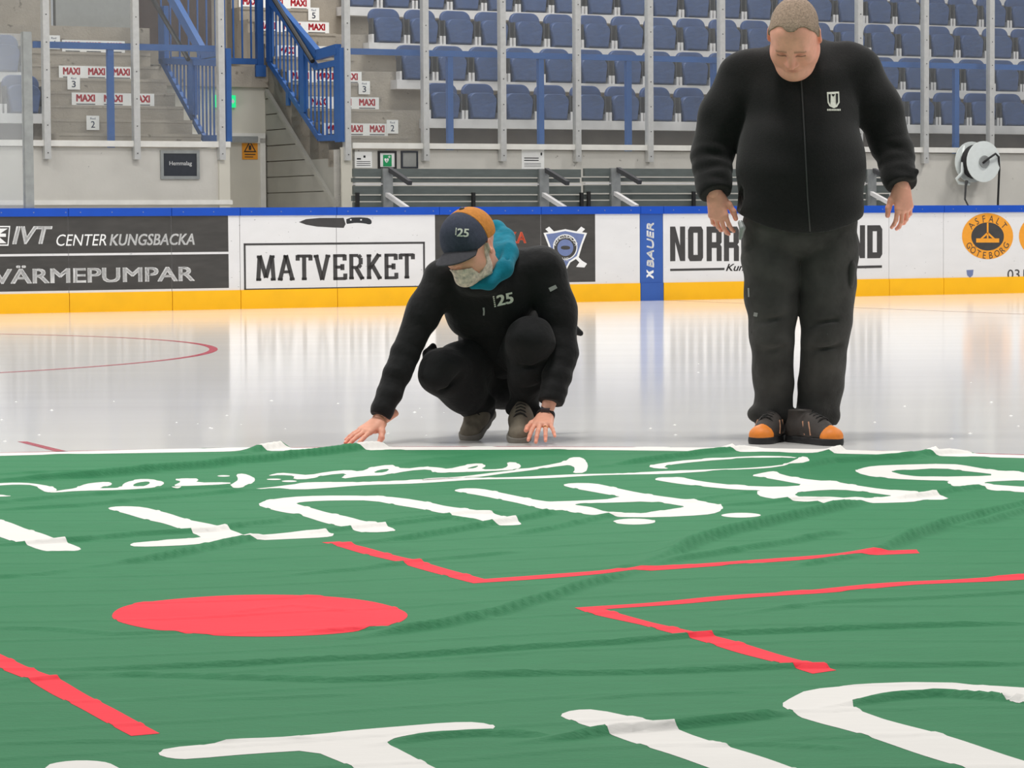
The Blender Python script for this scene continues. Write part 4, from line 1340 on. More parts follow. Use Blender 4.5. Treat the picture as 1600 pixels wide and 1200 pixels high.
# ------------------------------------------------------------------ smooth bodies: distance fields turned into meshes
class Field:
    def __init__(s, lo, hi, h):
        s.lo, s.h = np.array(lo, float), h
        s.n = np.ceil((np.array(hi, float) - s.lo) / h).astype(int) + 1
        s.d = np.full(s.n, 0.5, np.float32)

    def region(s, lo, hi):
        a = np.clip(np.floor((np.array(lo) - s.lo) / s.h).astype(int), 0, s.n)
        b = np.clip(np.ceil((np.array(hi) - s.lo) / s.h).astype(int) + 1, 0, s.n)
        if (b <= a).any():
            return None, None
        sl = tuple(slice(i, j) for i, j in zip(a, b))
        ax = [(s.lo[i] + s.h * np.arange(a[i], b[i])).astype(np.float32) for i in range(3)]
        return sl, (ax[0][:, None, None], ax[1][None, :, None], ax[2][None, None, :])

    def put(s, sl, d, k, op):
        a = s.d[sl]
        if op == 'sub':
            d = -d
            h = np.maximum(k - np.abs(a - d), 0) / k
            s.d[sl] = np.maximum(a, d) + h * h * k / 4
        else:
            h = np.maximum(k - np.abs(a - d), 0) / k
            s.d[sl] = np.minimum(a, d) - h * h * k / 4

    def cone(s, a, ra, b, rb, k=.02, flat=None, op='add'):
        a, b = np.array(a, float), np.array(b, float)
        m = max(ra, rb) + k + 2 * s.h
        sl, P = s.region(np.minimum(a, b) - m, np.maximum(a, b) + m)
        if sl is None:
            return s
        q = [P[i] - a[i] for i in range(3)]
        ba = b - a
        if flat is not None:
            ax, f = np.array(flat[0], float), flat[1]
            ax = ax / np.linalg.norm(ax)
            t = (q[0] * ax[0] + q[1] * ax[1] + q[2] * ax[2]) * (1 / f - 1)
            q = [q[i] + ax[i] * t for i in range(3)]
            ba = ba + ax * (ba @ ax) * (1 / f - 1)
        t = np.clip((q[0] * ba[0] + q[1] * ba[1] + q[2] * ba[2]) / (ba @ ba + 1e-12), 0, 1)
        d = np.sqrt((q[0] - t * ba[0]) ** 2 + (q[1] - t * ba[1]) ** 2 + (q[2] - t * ba[2]) ** 2) - (ra + (rb - ra) * t)
        if flat is not None:
            d = d * min(1.0, flat[1] * 1.3)
        s.put(sl, d, k, op)
        return s

    def chain(s, pts, rs, k=.03, flat=None):
        for i in range(len(pts) - 1):
            s.cone(pts[i], rs[i], pts[i + 1], rs[i + 1], k, flat)
        return s

    def ell(s, c, r, k=.02, R=None, op='add'):
        c, r = np.array(c, float), np.array(r, float)
        m = (max(r) if R is not None else r) + k + 2 * s.h
        sl, P = s.region(c - m, c + m)
        if sl is None:
            return s
        q = [P[i] - c[i] for i in range(3)]
        if R is not None:
            q = [q[0] * R[0][i] + q[1] * R[1][i] + q[2] * R[2][i] for i in range(3)]
        k0 = np.sqrt((q[0] / r[0]) ** 2 + (q[1] / r[1]) ** 2 + (q[2] / r[2]) ** 2)
        k1 = np.sqrt((q[0] / r[0] ** 2) ** 2 + (q[1] / r[1] ** 2) ** 2 + (q[2] / r[2] ** 2) ** 2)
        s.put(sl, k0 * (k0 - 1) / np.maximum(k1, 1e-6), k, op)
        return s

    def grid(s):
        ax = [(s.lo[i] + s.h * np.arange(s.n[i])).astype(np.float32) for i in range(3)]
        return ax[0][:, None, None], ax[1][None, :, None], ax[2][None, None, :]

    def cut_near(s, p, direction, rad):
        """cut the shape flat beyond p along direction, only within rad of p"""
        p, u = np.array(p, float), np.array(direction, float)
        u = u / np.linalg.norm(u)
        sl, P = s.region(p - rad, p + rad)
        if sl is None:
            return s
        q = [P[i] - p[i] for i in range(3)]
        t = q[0] * u[0] + q[1] * u[1] + q[2] * u[2]
        rr = np.sqrt(q[0] ** 2 + q[1] ** 2 + q[2] ** 2)
        s.d[sl] = np.where(rr < rad, np.maximum(s.d[sl], t), s.d[sl])
        return s

    def wrinkle(s, amp, fx, seed=0):
        x, y, z = s.grid()
        n = np.sin(fx[0] * x + 2.3 * np.sin(7 * z + seed) + seed) * np.sin(fx[2] * z + 1.9 * np.sin(9 * x + 2 * seed) + 1.3 * seed) + .6 * np.sin(fx[1] * y + fx[2] * 1.7 * z + 2.2 * np.sin(11 * x + seed))
        s.d += (amp * n * (np.abs(s.d) < .06)).astype(np.float32)
        return s

    def mesh(s):
        d = s.d
        ins = d < 0
        c = ins[:-1, :-1, :-1].astype(np.int8)
        for a in range(2):
            for b in range(2):
                for e in range(2):
                    if a + b + e:
                        c = c + ins[a:d.shape[0] - 1 + a, b:d.shape[1] - 1 + b, e:d.shape[2] - 1 + e]
        act = np.argwhere((c > 0) & (c < 8))
        I, J, K = act.T
        cid = np.full(c.shape, -1, np.int64)
        cid[I, J, K] = np.arange(len(act))
        pos = np.zeros((len(act), 3))
        cnt = np.zeros(len(act))
        corner = [(a, b, e) for a in range(2) for b in range(2) for e in range(2)]
        for p in corner:
            for ax in range(3):
                if p[ax]:
                    continue
                q = list(p)
                q[ax] = 1
                da = d[I + p[0], J + p[1], K + p[2]]
                db = d[I + q[0], J + q[1], K + q[2]]
                m = (da < 0) != (db < 0)
                t = np.where(m, da / np.where(m, da - db, 1), 0)
                pt = np.array(p, float)[None] * np.ones((len(act), 1))
                pt[:, ax] += t
                pos[m] += pt[m]
                cnt += m
        V = s.lo + s.h * (act + pos / np.maximum(cnt, 1)[:, None])
        F = []
        for ax in range(3):
            o1, o2 = [(1, 2), (2, 0), (0, 1)][ax]
            a = ins.take(range(d.shape[ax] - 1), ax)
            b = ins.take(range(1, d.shape[ax]), ax)
            e = np.argwhere(a != b)
            e = e[(e[:, o1] > 0) & (e[:, o2] > 0) & (e[:, o1] < d.shape[o1] - 1) & (e[:, o2] < d.shape[o2] - 1)]
            sgn = a[tuple(e.T)]
            q = []
            for i, j in ((-1, -1), (0, -1), (0, 0), (-1, 0)):
                w = e.copy()
                w[:, o1] += i
                w[:, o2] += j
                q.append(cid[tuple(w.T)])
            q = np.stack(q, 1)
            q[~sgn] = q[~sgn][:, ::-1]
            F.append(q)
        F = np.concatenate(F)
        return V, F[(F >= 0).all(1)]


def body_part(name, V, F, m, parent, smooth=True, tint=None):
    me = np_mesh(name, V, F)
    if tint is not None:
        at_ = me.attributes.new('tint', 'FLOAT_COLOR', 'POINT')
        at_.data.foreach_set('color', np.concatenate([tint, np.ones((len(tint), 1))], 1).astype(np.float32).ravel())
    return link(name, me, m, parent, None, smooth)


def join_np(parts):
    V, F, n = [], [], 0
    for v, f in parts:
        V.append(v)
        F.append(f + n)
        n += len(v)
    return np.concatenate(V), np.concatenate(F)


def bounds(pts, pad):
    A = np.array([tuple(p) for p in pts])
    return A.min(0) - pad, A.max(0) + pad


M['skin'] = mat('skin', (200, 140, 120), 0.5, 0.05, 60, 0.15, 300, spec=0.4, attr='tint', bdist=0.002)
M['fleece'] = mat('black_fleece', (33, 33, 33), 0.95, 0.15, 120, 0.5, 260, spec=0.15, sheen=0.12, bdist=0.004)
M['softshell'] = mat('black_softshell', (22, 22, 23), 0.8, 0.12, 40, 0.5, 14, spec=0.25, sheen=0.08, bdist=0.02)
M['trouser_a'] = mat('charcoal_work_trousers', (68, 67, 65), 0.9, 0.3, 9, 0.5, 30, spec=0.15, sheen=0.08, bdist=0.01)
M['trouser_b'] = mat('black_work_trousers', (35, 35, 36), 0.9, 0.2, 9, 0.5, 30, spec=0.15, sheen=0.06, bdist=0.01)
M['knee'] = mat('worn_knee_fabric', (70, 70, 68), 0.9, 0.2, 14, 0.4, 40, spec=0.15)
M['hair_grey'] = mat('grey_brown_hair', (160, 140, 122), 0.8, 0.3, 130, 0.9, 280, spec=0.25, bdist=0.006)
M['beard'] = mat('grey_beard', (228, 210, 196), 0.85, 0.35, 60, 0.9, 260, spec=0.2, bdist=0.006)
M['cap_navy'] = mat('navy_cap_fabric', (66, 70, 84), 0.9, 0.12, 90, 0.3, 200, spec=0.15, bdist=0.003)
M['cap_tan'] = mat('tan_cap_mesh', (190, 126, 62), 0.9, 0.12, 90, 0.4, 220, spec=0.15, bdist=0.003)
M['cap_brim'] = mat('dark_grey_brim', (66, 66, 70), 0.9, 0.1, 90, 0.3, 200, spec=0.15, bdist=0.003)
M['teal'] = mat('teal_hood_fabric', (20, 118, 140), 0.9, 0.15, 30, 0.4, 60, spec=0.15, sheen=0.1, bdist=0.006)
M['shoe_dark'] = mat('dark_shoe_leather', (52, 46, 42), 0.7, 0.2, 30, 0.3, 90, bdist=0.003)
M['shoe_orange'] = mat('orange_toe_rubber', (224, 128, 38), 0.55, 0.12, 30)
M['shoe_olive'] = mat('olive_grey_shoe', (112, 104, 90), 0.8, 0.2, 30, 0.3, 90, bdist=0.003)
M['sole_grey'] = mat('grey_sole', (120, 116, 108), 0.7, 0.1, 30)
M['lace'] = mat('black_lace', (28, 27, 26), 0.8, 0.1)
M['lace_tan'] = mat('tan_lace', (190, 140, 110), 0.8, 0.1)
M['gold'] = mat('gold', (226, 176, 80), 0.25, 0.02, metal=1.0)
M['patch'] = mat('pale_embroidery', (214, 216, 204), 0.85, 0.08, 80)
M['zip'] = mat('dark_zip', (58, 58, 58), 0.6, 0.1)


# ---- heads
def head_field(full=1.0, neck=-.205):
    f = Field((-.12, -.17, -.21), (.12, .15, .14), .0024)
    f.ell((0, -.018, .030), (.078, .098, .088), .02)
    f.ell((0, .02, -.035), (.063 * full, .078, .088), .04)
    f.ell((0, .04, .05), (.062, .052, .05), .04)
    for s in (-1, 1):
        f.ell((s * .046 * full, .012, -.066), (.028, .04, .03), .04)
        f.ell((s * .039 * full, .066, -.026), (.027, .024, .026), .03)
    f.ell((0, .074, -.098), (.032, .024, .022), .03)
    if full > 1.05:
        f.ell((0, .035, -.115), (.06, .05, .03), .04)
    f.cone((-.036, .082, .024), .012, (.036, .082, .024), .012, .025)
    for s in (-1, 1):
        f.ell((s * .031, .103, .003), (.017, .014, .011), .014, op='sub')
        f.ell((s * .031, .081, .002), (.016, .013, .0125), .005)
        f.cone((s * .016, .094, .0005), .0016, (s * .046, .086, -.001), .0016, .002, op='sub')
    f.cone((0, .090, .012), .009, (0, .113, -.030), .0125, .014)
    for s in (-1, 1):
        f.ell((s * .0135, .1, -.034), (.0095, .011, .0085), .008)
        f.ell((s * .007, .108, -.043), (.004, .006, .004), .003, op='sub')
    f.ell((0, .086, -.064), (.028, .014, .013), .012)
    f.cone((-.020, .092, -.060), .0045, (.020, .092, -.060), .0045, .006)
    f.cone((-.017, .092, -.071), .006, (.017, .092, -.071), .006, .006)
    f.cone((-.023, .101, -.0655), .0018, (.023, .101, -.0655), .0018, .003, op='sub')
    for s in (-1, 1):
        R = Matrix.Rotation(math.radians(-22 * s), 3, 'Z')
        R = [[R[j][i] for i in range(3)] for j in range(3)]
        f.ell((s * .083, -.012, -.004), (.0085, .021, .034), .008, R=np.array(R))
        f.ell((s * .093, -.008, 0), (.007, .011, .018), .006, op='sub')
    f.cone((0, -.03, -.07), .06 * full, (0, -.055, neck), .068 * full, .035)
    return f


def head_tint(V, base, brow, lips):
    x, y, z = V.T
    T = np.tile(np.array(srgb(*base)[:3]), (len(V), 1))
    red = np.exp(-(((np.abs(x) - .042) / .022) ** 2 + ((z + .025) / .022) ** 2)) * (y > .03) * .5 + np.exp(-((x / .016) ** 2 + ((z + .028) / .018) ** 2)) * (y > .09) * .6 + (np.abs(x) > .079) * (np.abs(z) < .045) * .5
    T = T * (1 - red[:, None] * np.array([.02, .2, .2]))
    m = np.exp(-(((z - .0265 - .08 * np.maximum(np.abs(x) - .03, 0) * -3) / .005) ** 2)) * (np.abs(x) > .012) * (np.abs(x) < .052) * (y > .05)
    T = T * (1 - .75 * m[:, None]) + np.array(srgb(*brow)[:3]) * (.75 * m[:, None])
    so = np.exp(-(((np.abs(x) - .029) / .017) ** 2 + ((z - .008) / .011) ** 2)) * (y > .05)  # eye-socket shadow under the brow, painted into the skin tint
    T = T * (1 - so[:, None] * np.array([.28, .4, .42]))
    e = np.exp(-((z + .0005) / .0028) ** 2) * (np.abs(x) > .015) * (np.abs(x) < .047) * (y > .05)
    T = T * (1 - .8 * e[:, None])
    l = np.exp(-(((z + .0655) / .008) ** 2 + (x / .02) ** 2)) * (y > .07)
    T = T * (1 - .7 * l[:, None]) + np.array(srgb(*lips)[:3]) * (.7 * l[:, None])
    return T


def pose(V, R, c, s=1.0):
    return (V * s) @ np.array(R).T + np.array(c)


def head_rot(yaw, pitch, roll=0.0):
    base = Matrix(((-1, 0, 0), (0, -1, 0), (0, 0, 1)))
    return np.array(Matrix.Rotation(math.radians(yaw), 3, 'Z') @ base @ Matrix.Rotation(math.radians(roll), 3, 'Y') @ Matrix.Rotation(math.radians(-pitch), 3, 'X'))


# ---- hands: y to the fingers, z back of the hand, x to the thumb side
def hand_mesh(curls, splay, thumb, h=.0022):
    """curls: for index..little (knuckle, middle, end) degrees; splay degrees; thumb: list of points from its root"""
    f = Field((-.09, -.085, -.13), (.13, .22, .06), h)
    kn = [(.030, .090, .0), (.010, .096, .003), (-.011, .091, .002), (-.030, .081, -.003)]
    ln = [(.043, .026, .022), (.048, .030, .023), (.044, .028, .022), (.034, .021, .020)]
    rd = [.0098, .0100, .0095, .0083]
    f.cone((0, -.08, 0), .027, (0, .012, 0), .029, .02, flat=((0, 0, 1), .72))
    roots = [(.018, .012, -.003), (.007, .01, 0), (-.006, .01, 0), (-.018, .012, -.003)]
    tips = []
    for i in range(4):
        f.cone(roots[i], .0155, kn[i], .0125, .016)
        p = np.array(kn[i])
        a = 0.0
        sp = math.radians(splay[i])
        for j in range(3):
            a += math.radians(curls[i][j])
            dr = np.array([math.sin(sp) * math.cos(a), math.cos(sp) * math.cos(a), -math.sin(a)])
            q = p + dr * ln[i][j]
            f.cone(p, rd[i] * (1 - .09 * j), q, rd[i] * (1 - .09 * (j + 1)), .004)
            p = q
        tips.append((p, dr))
    f.ell((.022, .035, -.012), (.018, .03, .015), .015)
    f.ell((-.02, .035, -.010), (.014, .034, .013), .015)
    rt = [.0155, .0125, .0112, .0095]
    for j in range(3):
        f.cone(thumb[j], rt[j], thumb[j + 1], rt[j + 1], .008)
    V, F = f.mesh()
    return V, F, tips + [(np.array(thumb[3]), np.array(thumb[3]) - np.array(thumb[2]))]


def hand_frame(wrist, tipdir, dorsal, left):
    y = Vector(tipdir).normalized()
    z = Vector(dorsal)
    z = (z - y * z.dot(y)).normalized()
    x = y.cross(z) * (1 if left else -1)
    return np.array([[x[i], y[i], z[i]] for i in range(3)]), np.array(wrist)


def hand_world(V, F, R, c, s):
    W_ = pose(V, R, c, s)
    if np.linalg.det(R) < 0:
        F = F[:, ::-1]
    return W_, F


def skin_tint(n, rgb, V=None):
    return np.tile(np.array(srgb(*rgb)[:3]), (n, 1))


def hand_tint(V, tips, rgb):
    T = skin_tint(len(V), rgb)
    for p, d in tips:
        r = np.linalg.norm(V - (p + np.array([0, 0, .006])), axis=1)
        T = T * (1 + .25 * np.exp(-(r / .007) ** 2))[:, None]
        r2 = np.linalg.norm(V - p, axis=1)
        T = T * (1 - np.exp(-(r2 / .03) ** 2)[:, None] * np.array([.0, .1, .1]))
    return T


# ---- things lying on clothes, found where the line of sight to the photograph's mark meets the cloth
def tree_of(o):
    L = ORG[o.name]
    return BVHTree.FromPolygons([Vector(v.co) + L for v in o.data.vertices], [tuple(p.vertices) for p in o.data.polygons])


def hit(tree, px, py):
    d = ray(px, py).normalized()
    p, n, i, t = tree.ray_cast(Vector((0, 0, CAM_H)), d)
    return p, n


def on_cloth(name, polys, tree, m, parent, lift=.0025):
    last = [None]

    def place(x, y):
        p, n = hit(tree, x, y)
        if p is None:
            return last[0]
        q = p - ray(x, y).normalized() * lift
        last[0] = tuple(q)
        return tuple(q)
    return flat(polys, place).build(name, m, parent)


def text_on_cloth(txt, quad, tree, m, parent, name='lettering', bold=0.0, lift=.003):
    """quad: pixel corners bottom-left, bottom-right, top-left"""
    V, Fc = text_shape(txt)
    lo, hi = V.min(0), V.max(0)
    a, b, c = [np.array(q, float) for q in quad]
    pts, n0 = [], len(V)
    if bold:
        V = np.concatenate([V + np.array(q) * bold for q in ((-1, -.5), (1, -.5), (-1, .5), (1, .5))])
        Fc = [tuple(i + n0 * k for i in f_) for k in range(4) for f_ in Fc]
        lo, hi = V.min(0), V.max(0)
    for x, y in V:
        s, t = (x - lo[0]) / (hi[0] - lo[0]), (y - lo[1]) / (hi[1] - lo[1])
        q = a + (b - a) * s + (c - a) * t
        p, n = hit(tree, *q)
        if p is None:
            p = Vector(pts[-1]) if pts else Vector((0, 0, 0))
            pts.append(tuple(p))
        else:
            pts.append(tuple(p - ray(*q).normalized() * lift))
    mb = MB()
    mb.add(pts, Fc)
    return mb.build(name, m, parent)


# ---- shoes: y to the toe, z up, sole on z = 0
def shoe(parent, c, yaw, pitch, s, mats, label):
    """mats: upper, sole, toe cap or None, lace, stripe or None"""
    R = np.array(Matrix.Rotation(math.radians(yaw), 3, 'Z') @ Matrix(((-1, 0, 0), (0, -1, 0), (0, 0, 1))) @ Matrix.Rotation(math.radians(-pitch), 3, 'X'))
    toe = np.array((0, .14, 0))

    def put(V):
        return (V * s - toe * s) @ R.T + np.array(c)

    def upper(grow=0.0):
        f = Field((-.08, -.17, -.03), (.08, .19, .17), .0035)
        f.cone((0, -.09, .048), .042 + grow, (0, .02, .055), .047 + grow, .03)
        f.cone((0, .02, .05), .046 + grow, (.004, .115, .032), .043 + grow, .03, flat=((0, 0, 1), .8))
        f.cone((0, -.085, .05), .042 + grow, (0, -.075, .125), .045 + grow, .03)
        f.cone((0, .0, .08), .036 + grow, (0, .07, .055), .034 + grow, .02)
        x, y, z = f.grid()
        f.d = np.maximum(f.d, np.maximum(.016 - z + 0 * x + 0 * y, z - .125 + 0 * x + 0 * y))
        return f
    V, F = upper().mesh()
    root = body_part('shoe', put(V), F, mats[0], parent)
    if label:
        root['label'] = label
    f = Field((-.08, -.17, -.02), (.08, .19, .06), .0035)
    f.cone((0, -.092, .012), .047, (0, .0, .012), .044, .02)
    f.cone((0, .0, .012), .044, (.004, .112, .014), .051, .02)
    x, y, z = f.grid()
    f.d = np.maximum(f.d, np.maximum(-z + 0 * x + 0 * y, z - (.026 + .05 * np.clip(y - .12, 0, 1)) + 0 * x))
    V, F = f.mesh()
    body_part('sole', put(V), F, mats[1], root)
    if mats[2] is not None:
        f = upper(.0045)
        x, y, z = f.grid()
        f.d = np.maximum(f.d, .092 + .6 * np.abs(x) ** 1.0 * .4 - y + .35 * np.clip(z - .03, 0, 1) + 0 * z)
        V, F = f.mesh()
        body_part('toe_cap', put(V), F, mats[2], root)
    for k in range(4):
        yy = .005 + .02 * k
        zz = .112 - .27 * (yy - .0) * 1.0
        mb = MB()
        pts = [(-.032, yy, zz - .022), (-.016, yy + .004, zz + .002), (0, yy, zz + .007), (.016, yy + .004, zz + .002), (.032, yy, zz - .022)]
        mb.tube([tuple(put(np.array([p]))[0]) for p in pts], .0035, 6)
        mb.build('lace', mats[3], root)
    if mats[4] is not None:
        for sx in (-1, 1):
            for q in range(2):
                mb = MB()
                pts = [(sx * .043, .03 - .035 * q, .085), (sx * .0495, .045 - .035 * q, .06), (sx * .0495, .05 - .035 * q, .035)]
                mb.tube([tuple(put(np.array([p]))[0]) for p in pts], .003, 6)
                mb.build('stripe', mats[4], root)
    return root


# ================================================================== the man standing at the right
A = lambda x, y, Y: np.array(at(x, y, Y))
Rh = head_rot(-12, 50, -3)
hc = A(1241, 56, 11.2)
HS = 1.15
f = head_field(1.12)
HV, HF = f.mesh()
skinA = (244, 176, 152)
tA = head_tint(HV, skinA, (150, 108, 88), (196, 112, 100))
headA = pose(HV, Rh, hc, HS)
gx_, gy_, gz_ = f.grid()
line = np.interp(gy_, [-.2, -.03, 0, .03, .06, .09], [-.075, -.06, -.005, .05, .094, .098]) + np.where(gy_ > .03, .016 * np.exp(-((np.abs(gx_) - .042) / .018) ** 2), 0)
hair = Field((-.12, -.17, -.21), (.12, .15, .14), .0024)
ear = np.clip(np.abs(gx_) - .078, 0, 1) * 40 * (gz_ < .04) * (gy_ > -.05)
hair.d = np.maximum(f.d - .0035 + ear * .01, (line - gz_) * .8).astype(np.float32)
hV, hF = hair.mesh()
# hidden core of the body and the hands
relax = [(22, 30, 18), (26, 32, 20), (30, 36, 22), (34, 38, 24)]
thumbA = [(.022, .018, -.010), (.044, .05, -.018), (.056, .08, -.026), (.058, .108, -.036)]
hv, hf, tips = hand_mesh(relax, (5, 0, -4, -9), thumbA)
wrL, wrR = A(1117, 303, 11.37), A(1409, 291, 11.38)
RL, cL = hand_frame(wrL, (.14, -.10, -1), (-.45, -1, .05), False)
RRt, cR = hand_frame(wrR, (.10, -.12, -1), (.35, -1, .05), True)
hLw = hand_world(hv, hf, RL, cL, 1.0)
hRw = hand_world(hv, hf, RRt, cR, 1.0)
shL, elL = A(1156, 122, 11.47), A(1112, 232, 11.5)
shR, elR = A(1345, 114, 11.47), A(1393, 222, 11.5)
pelvis, chest, neck = A(1250, 350, 11.46), A(1250, 165, 11.47), A(1246, 78, 11.47)
hipL, knL, anL = A(1208, 380, 11.46), A(1207, 525, 11.44), A(1208, 655, 11.5)
hipR, knR, anR = A(1292, 380, 11.46), A(1288, 525, 11.44), A(1272, 657, 11.48)
lo, hi = bounds([shL, shR, elL, elR, wrL, wrR, hipL, anL, anR, neck], .2)
core = Field(lo, hi, .012)
core.cone(pelvis, .14, chest, .15, .05).cone(chest, .14, neck, .07, .05).cone(neck, .06, hc, .06, .04)
core.chain([shL, elL, wrL], [.06, .045, .03]).chain([shR, elR, wrR], [.06, .045, .03]).cone(shL, .06, shR, .06, .05)
core.chain([hipL, knL, anL], [.08, .06, .045]).chain([hipR, knR, anR], [.08, .06, .045])
cV, cF = core.mesh()
V, F = join_np([(headA, HF), hLw, hRw, (cV, cF)])
T = np.concatenate([tA, hand_tint(hv, tips, (240, 172, 148)), hand_tint(hv, tips, (240, 172, 148)), skin_tint(len(cV), skinA)])
feetA = ground(1245, 690)
man = link('person', np_mesh('person', V, F), M['skin'], None, (feetA.x, feetA.y, 0), True)
at_ = man.data.attributes.new('tint', 'FLOAT_COLOR', 'POINT')
at_.data.foreach_set('color', np.concatenate([T, np.ones((len(T), 1))], 1).astype(np.float32).ravel())
tag(man, 'man in a black fleece jacket standing on the ice looking down at the banner', 'person')
body_part('hair', pose(hV, Rh, hc, HS), hF, M['hair_grey'], man)
# jacket
lo, hi = bounds([A(1070, 30, 11.2), A(1450, 390, 11.75)], .02)
lo[1], hi[1] = 11.05, 11.8
jk = Field(lo, hi, .0055)
jk.ell(A(1250, 165, 11.45), (.235, .165, .21), .05)
jk.cone(A(1182, 112, 11.47), .095, A(1322, 104, 11.47), .098, .09)
jk.cone(A(1246, 66, 11.5), .085, A(1250, 122, 11.48), .14, .07)
jk.ell(A(1252, 262, 11.39), (.258, .205, .25), .1)
jk.ell(A(1250, 325, 11.41), (.248, .19, .15), .06)
jk.ell(A(1245, 92, 11.45), (.13, .125, .055), .04)
slL = [A(1160, 122, 11.47), A(1131, 178, 11.48), A(1113, 235, 11.48), A(1113, 275, 11.42), A(1119, 304, 11.37)]
slR = [A(1342, 114, 11.47), A(1371, 168, 11.48), A(1392, 225, 11.48), A(1402, 262, 11.43), A(1409, 290, 11.38)]
def bunched(q, rs):
    """a sleeve pushed together below the elbow: its radius swells and narrows"""
    jk.chain(q[:3], rs[:3], .035)
    Q, Rr_ = [], []
    for i in range(2, len(q) - 1):
        for k in range(4):
            Q.append(q[i] + (q[i + 1] - q[i]) * k / 4)
            Rr_.append((rs[i] + (rs[i + 1] - rs[i]) * k / 4) * (1 + (.045 if k % 2 else -.045)))
    Q.append(q[-1])
    Rr_.append(rs[-1])
    jk.chain(Q, Rr_, .008)


bunched(slL, [.098, .092, .083, .074, .061])
bunched(slR, [.098, .090, .080, .069, .059])
for q, w, a in ((slL, .062, 0), (slR, .060, 1)):
    dr = q[-1] - q[-2]
    dr = dr / np.linalg.norm(dr)
    jk.cone(q[-1] - dr * .075, w + .007, q[-1] - dr * .05, w + .009, .012)
    jk.cut_near(q[-1], dr, .11)
jk.cone(A(1424, 272, 11.36), .022, A(1432, 268, 11.36), .014, .02)
jk.wrinkle(.004, (17, 13, 23), 1.0)
for q in (slL, slR):
    for j in range(4):
        t = q[2] + (q[4] - q[2]) * (.1 + .25 * j)
        jk.cone(t + np.array((-.06, -.09, .012 * (-1) ** j)), .006, t + np.array((.06, -.09, -.012 * (-1) ** j)), .006, .03, op='sub')
x, y, z = jk.grid()
zc = float(A(1265, 369, 11.2)[2])
xc = float(A(1262, 300, 11.3)[0])
hem = zc + .55 * (x - xc) ** 2 * 1.6 + .28 * np.clip(y - 11.2, 0, 1) * .6
near = np.abs(x - xc) < .275
jk.d = np.where(near, np.maximum(jk.d, hem - z), jk.d).astype(np.float32)
V, F = jk.mesh()
jacketA = body_part('fleece_jacket', V, F, M['fleece'], man)
jacketA['label'] = 'black zipped fleece jacket with a small pale crest'
# trousers
lo, hi = bounds([A(1140, 320, 11.2), A(1350, 675, 11.75)], .03)
lo[1], hi[1] = 11.15, 11.75
tr = Field(lo, hi, .0055)
tr.ell(A(1250, 350, 11.45), (.228, .165, .15), .05)
tr.chain([A(1207, 372, 11.45), A(1205, 405, 11.45), A(1206, 470, 11.45), A(1207, 530, 11.43), A(1208, 600, 11.46), A(1208, 655, 11.48)], [.12, .117, .104, .088, .080, .077], .012)
tr.chain([A(1293, 372, 11.45), A(1294, 405, 11.45), A(1292, 470, 11.45), A(1289, 530, 11.43), A(1283, 600, 11.46), A(1275, 655, 11.47)], [.12, .119, .108, .096, .090, .080], .012)
tr.cone(A(1180, 648, 11.44), .03, A(1232, 655, 11.44), .03, .03)
tr.cone(A(1245, 655, 11.43), .03, A(1300, 650, 11.43), .03, .03)
tr.wrinkle(.0035, (13, 12, 26), 2.0)
for px, yy in ((1200, 625), (1278, 622), (1206, 548), (1286, 545), (1282, 505), (1204, 500)):
    tr.cone(A(px - 26, yy + 4, 11.36), .006, A(px + 24, yy - 5, 11.35), .005, .025, op='sub')
tr.cone(A(1250, 385, 11.28), .004, A(1246, 470, 11.33), .012, .03, op='sub')
x, y, z = tr.grid()
tr.d = np.maximum(tr.d, float(A(1240, 664, 11.45)[2]) - z + 0 * x + 0 * y).astype(np.float32)
V, F = tr.mesh()
trouA = body_part('work_trousers', V, F, M['trouser_a'], man)
tt = tree_of(trouA)
on_cloth('knee_seam', [[(1174, 518), (1210, 521), (1210, 523.5), (1174, 520.5)], [(1292, 521), (1324, 517), (1324, 519.5), (1292, 523.5)]], tt, M['knee'], trouA)
on_cloth('thigh_mark', [[(1168, 450), (1170.5, 450), (1171, 464), (1168.8, 464)], [(1178, 488), (1184, 489), (1183, 495), (1177, 494)]], tt, M['panel_grey'], trouA)
mb = Field(A(1310, 450, 11.25) - .02, A(1352, 405, 11.5) + .02, .004)
pk = Field(np.minimum(A(1312, 448, 11.3), A(1350, 400, 11.3)) - .04, np.maximum(A(1312, 448, 11.5), A(1350, 400, 11.5)) + .04, .004)
pk.cone(A(1331, 417, 11.38), .027, A(1329, 441, 11.38), .024, .01, flat=((1, 0, 0), .6))
V, F = pk.mesh()
body_part('cargo_pocket', V, F, M['trouser_a'], trouA)
ks = Field(A(1160, 360, 11.3) - .06, A(1160, 360, 11.3) + .06, .003)
ks.cone(A(1157, 348, 11.31), .011, A(1160, 356, 11.3), .013, .004).cone(A(1160, 357, 11.3), .012, A(1157, 372, 11.31), .008, .004)
V, F = ks.mesh()
kh = body_part('key_clip', V, F, M['galv'], trouA)
kh['label'] = 'shiny metal key clip at the hip'
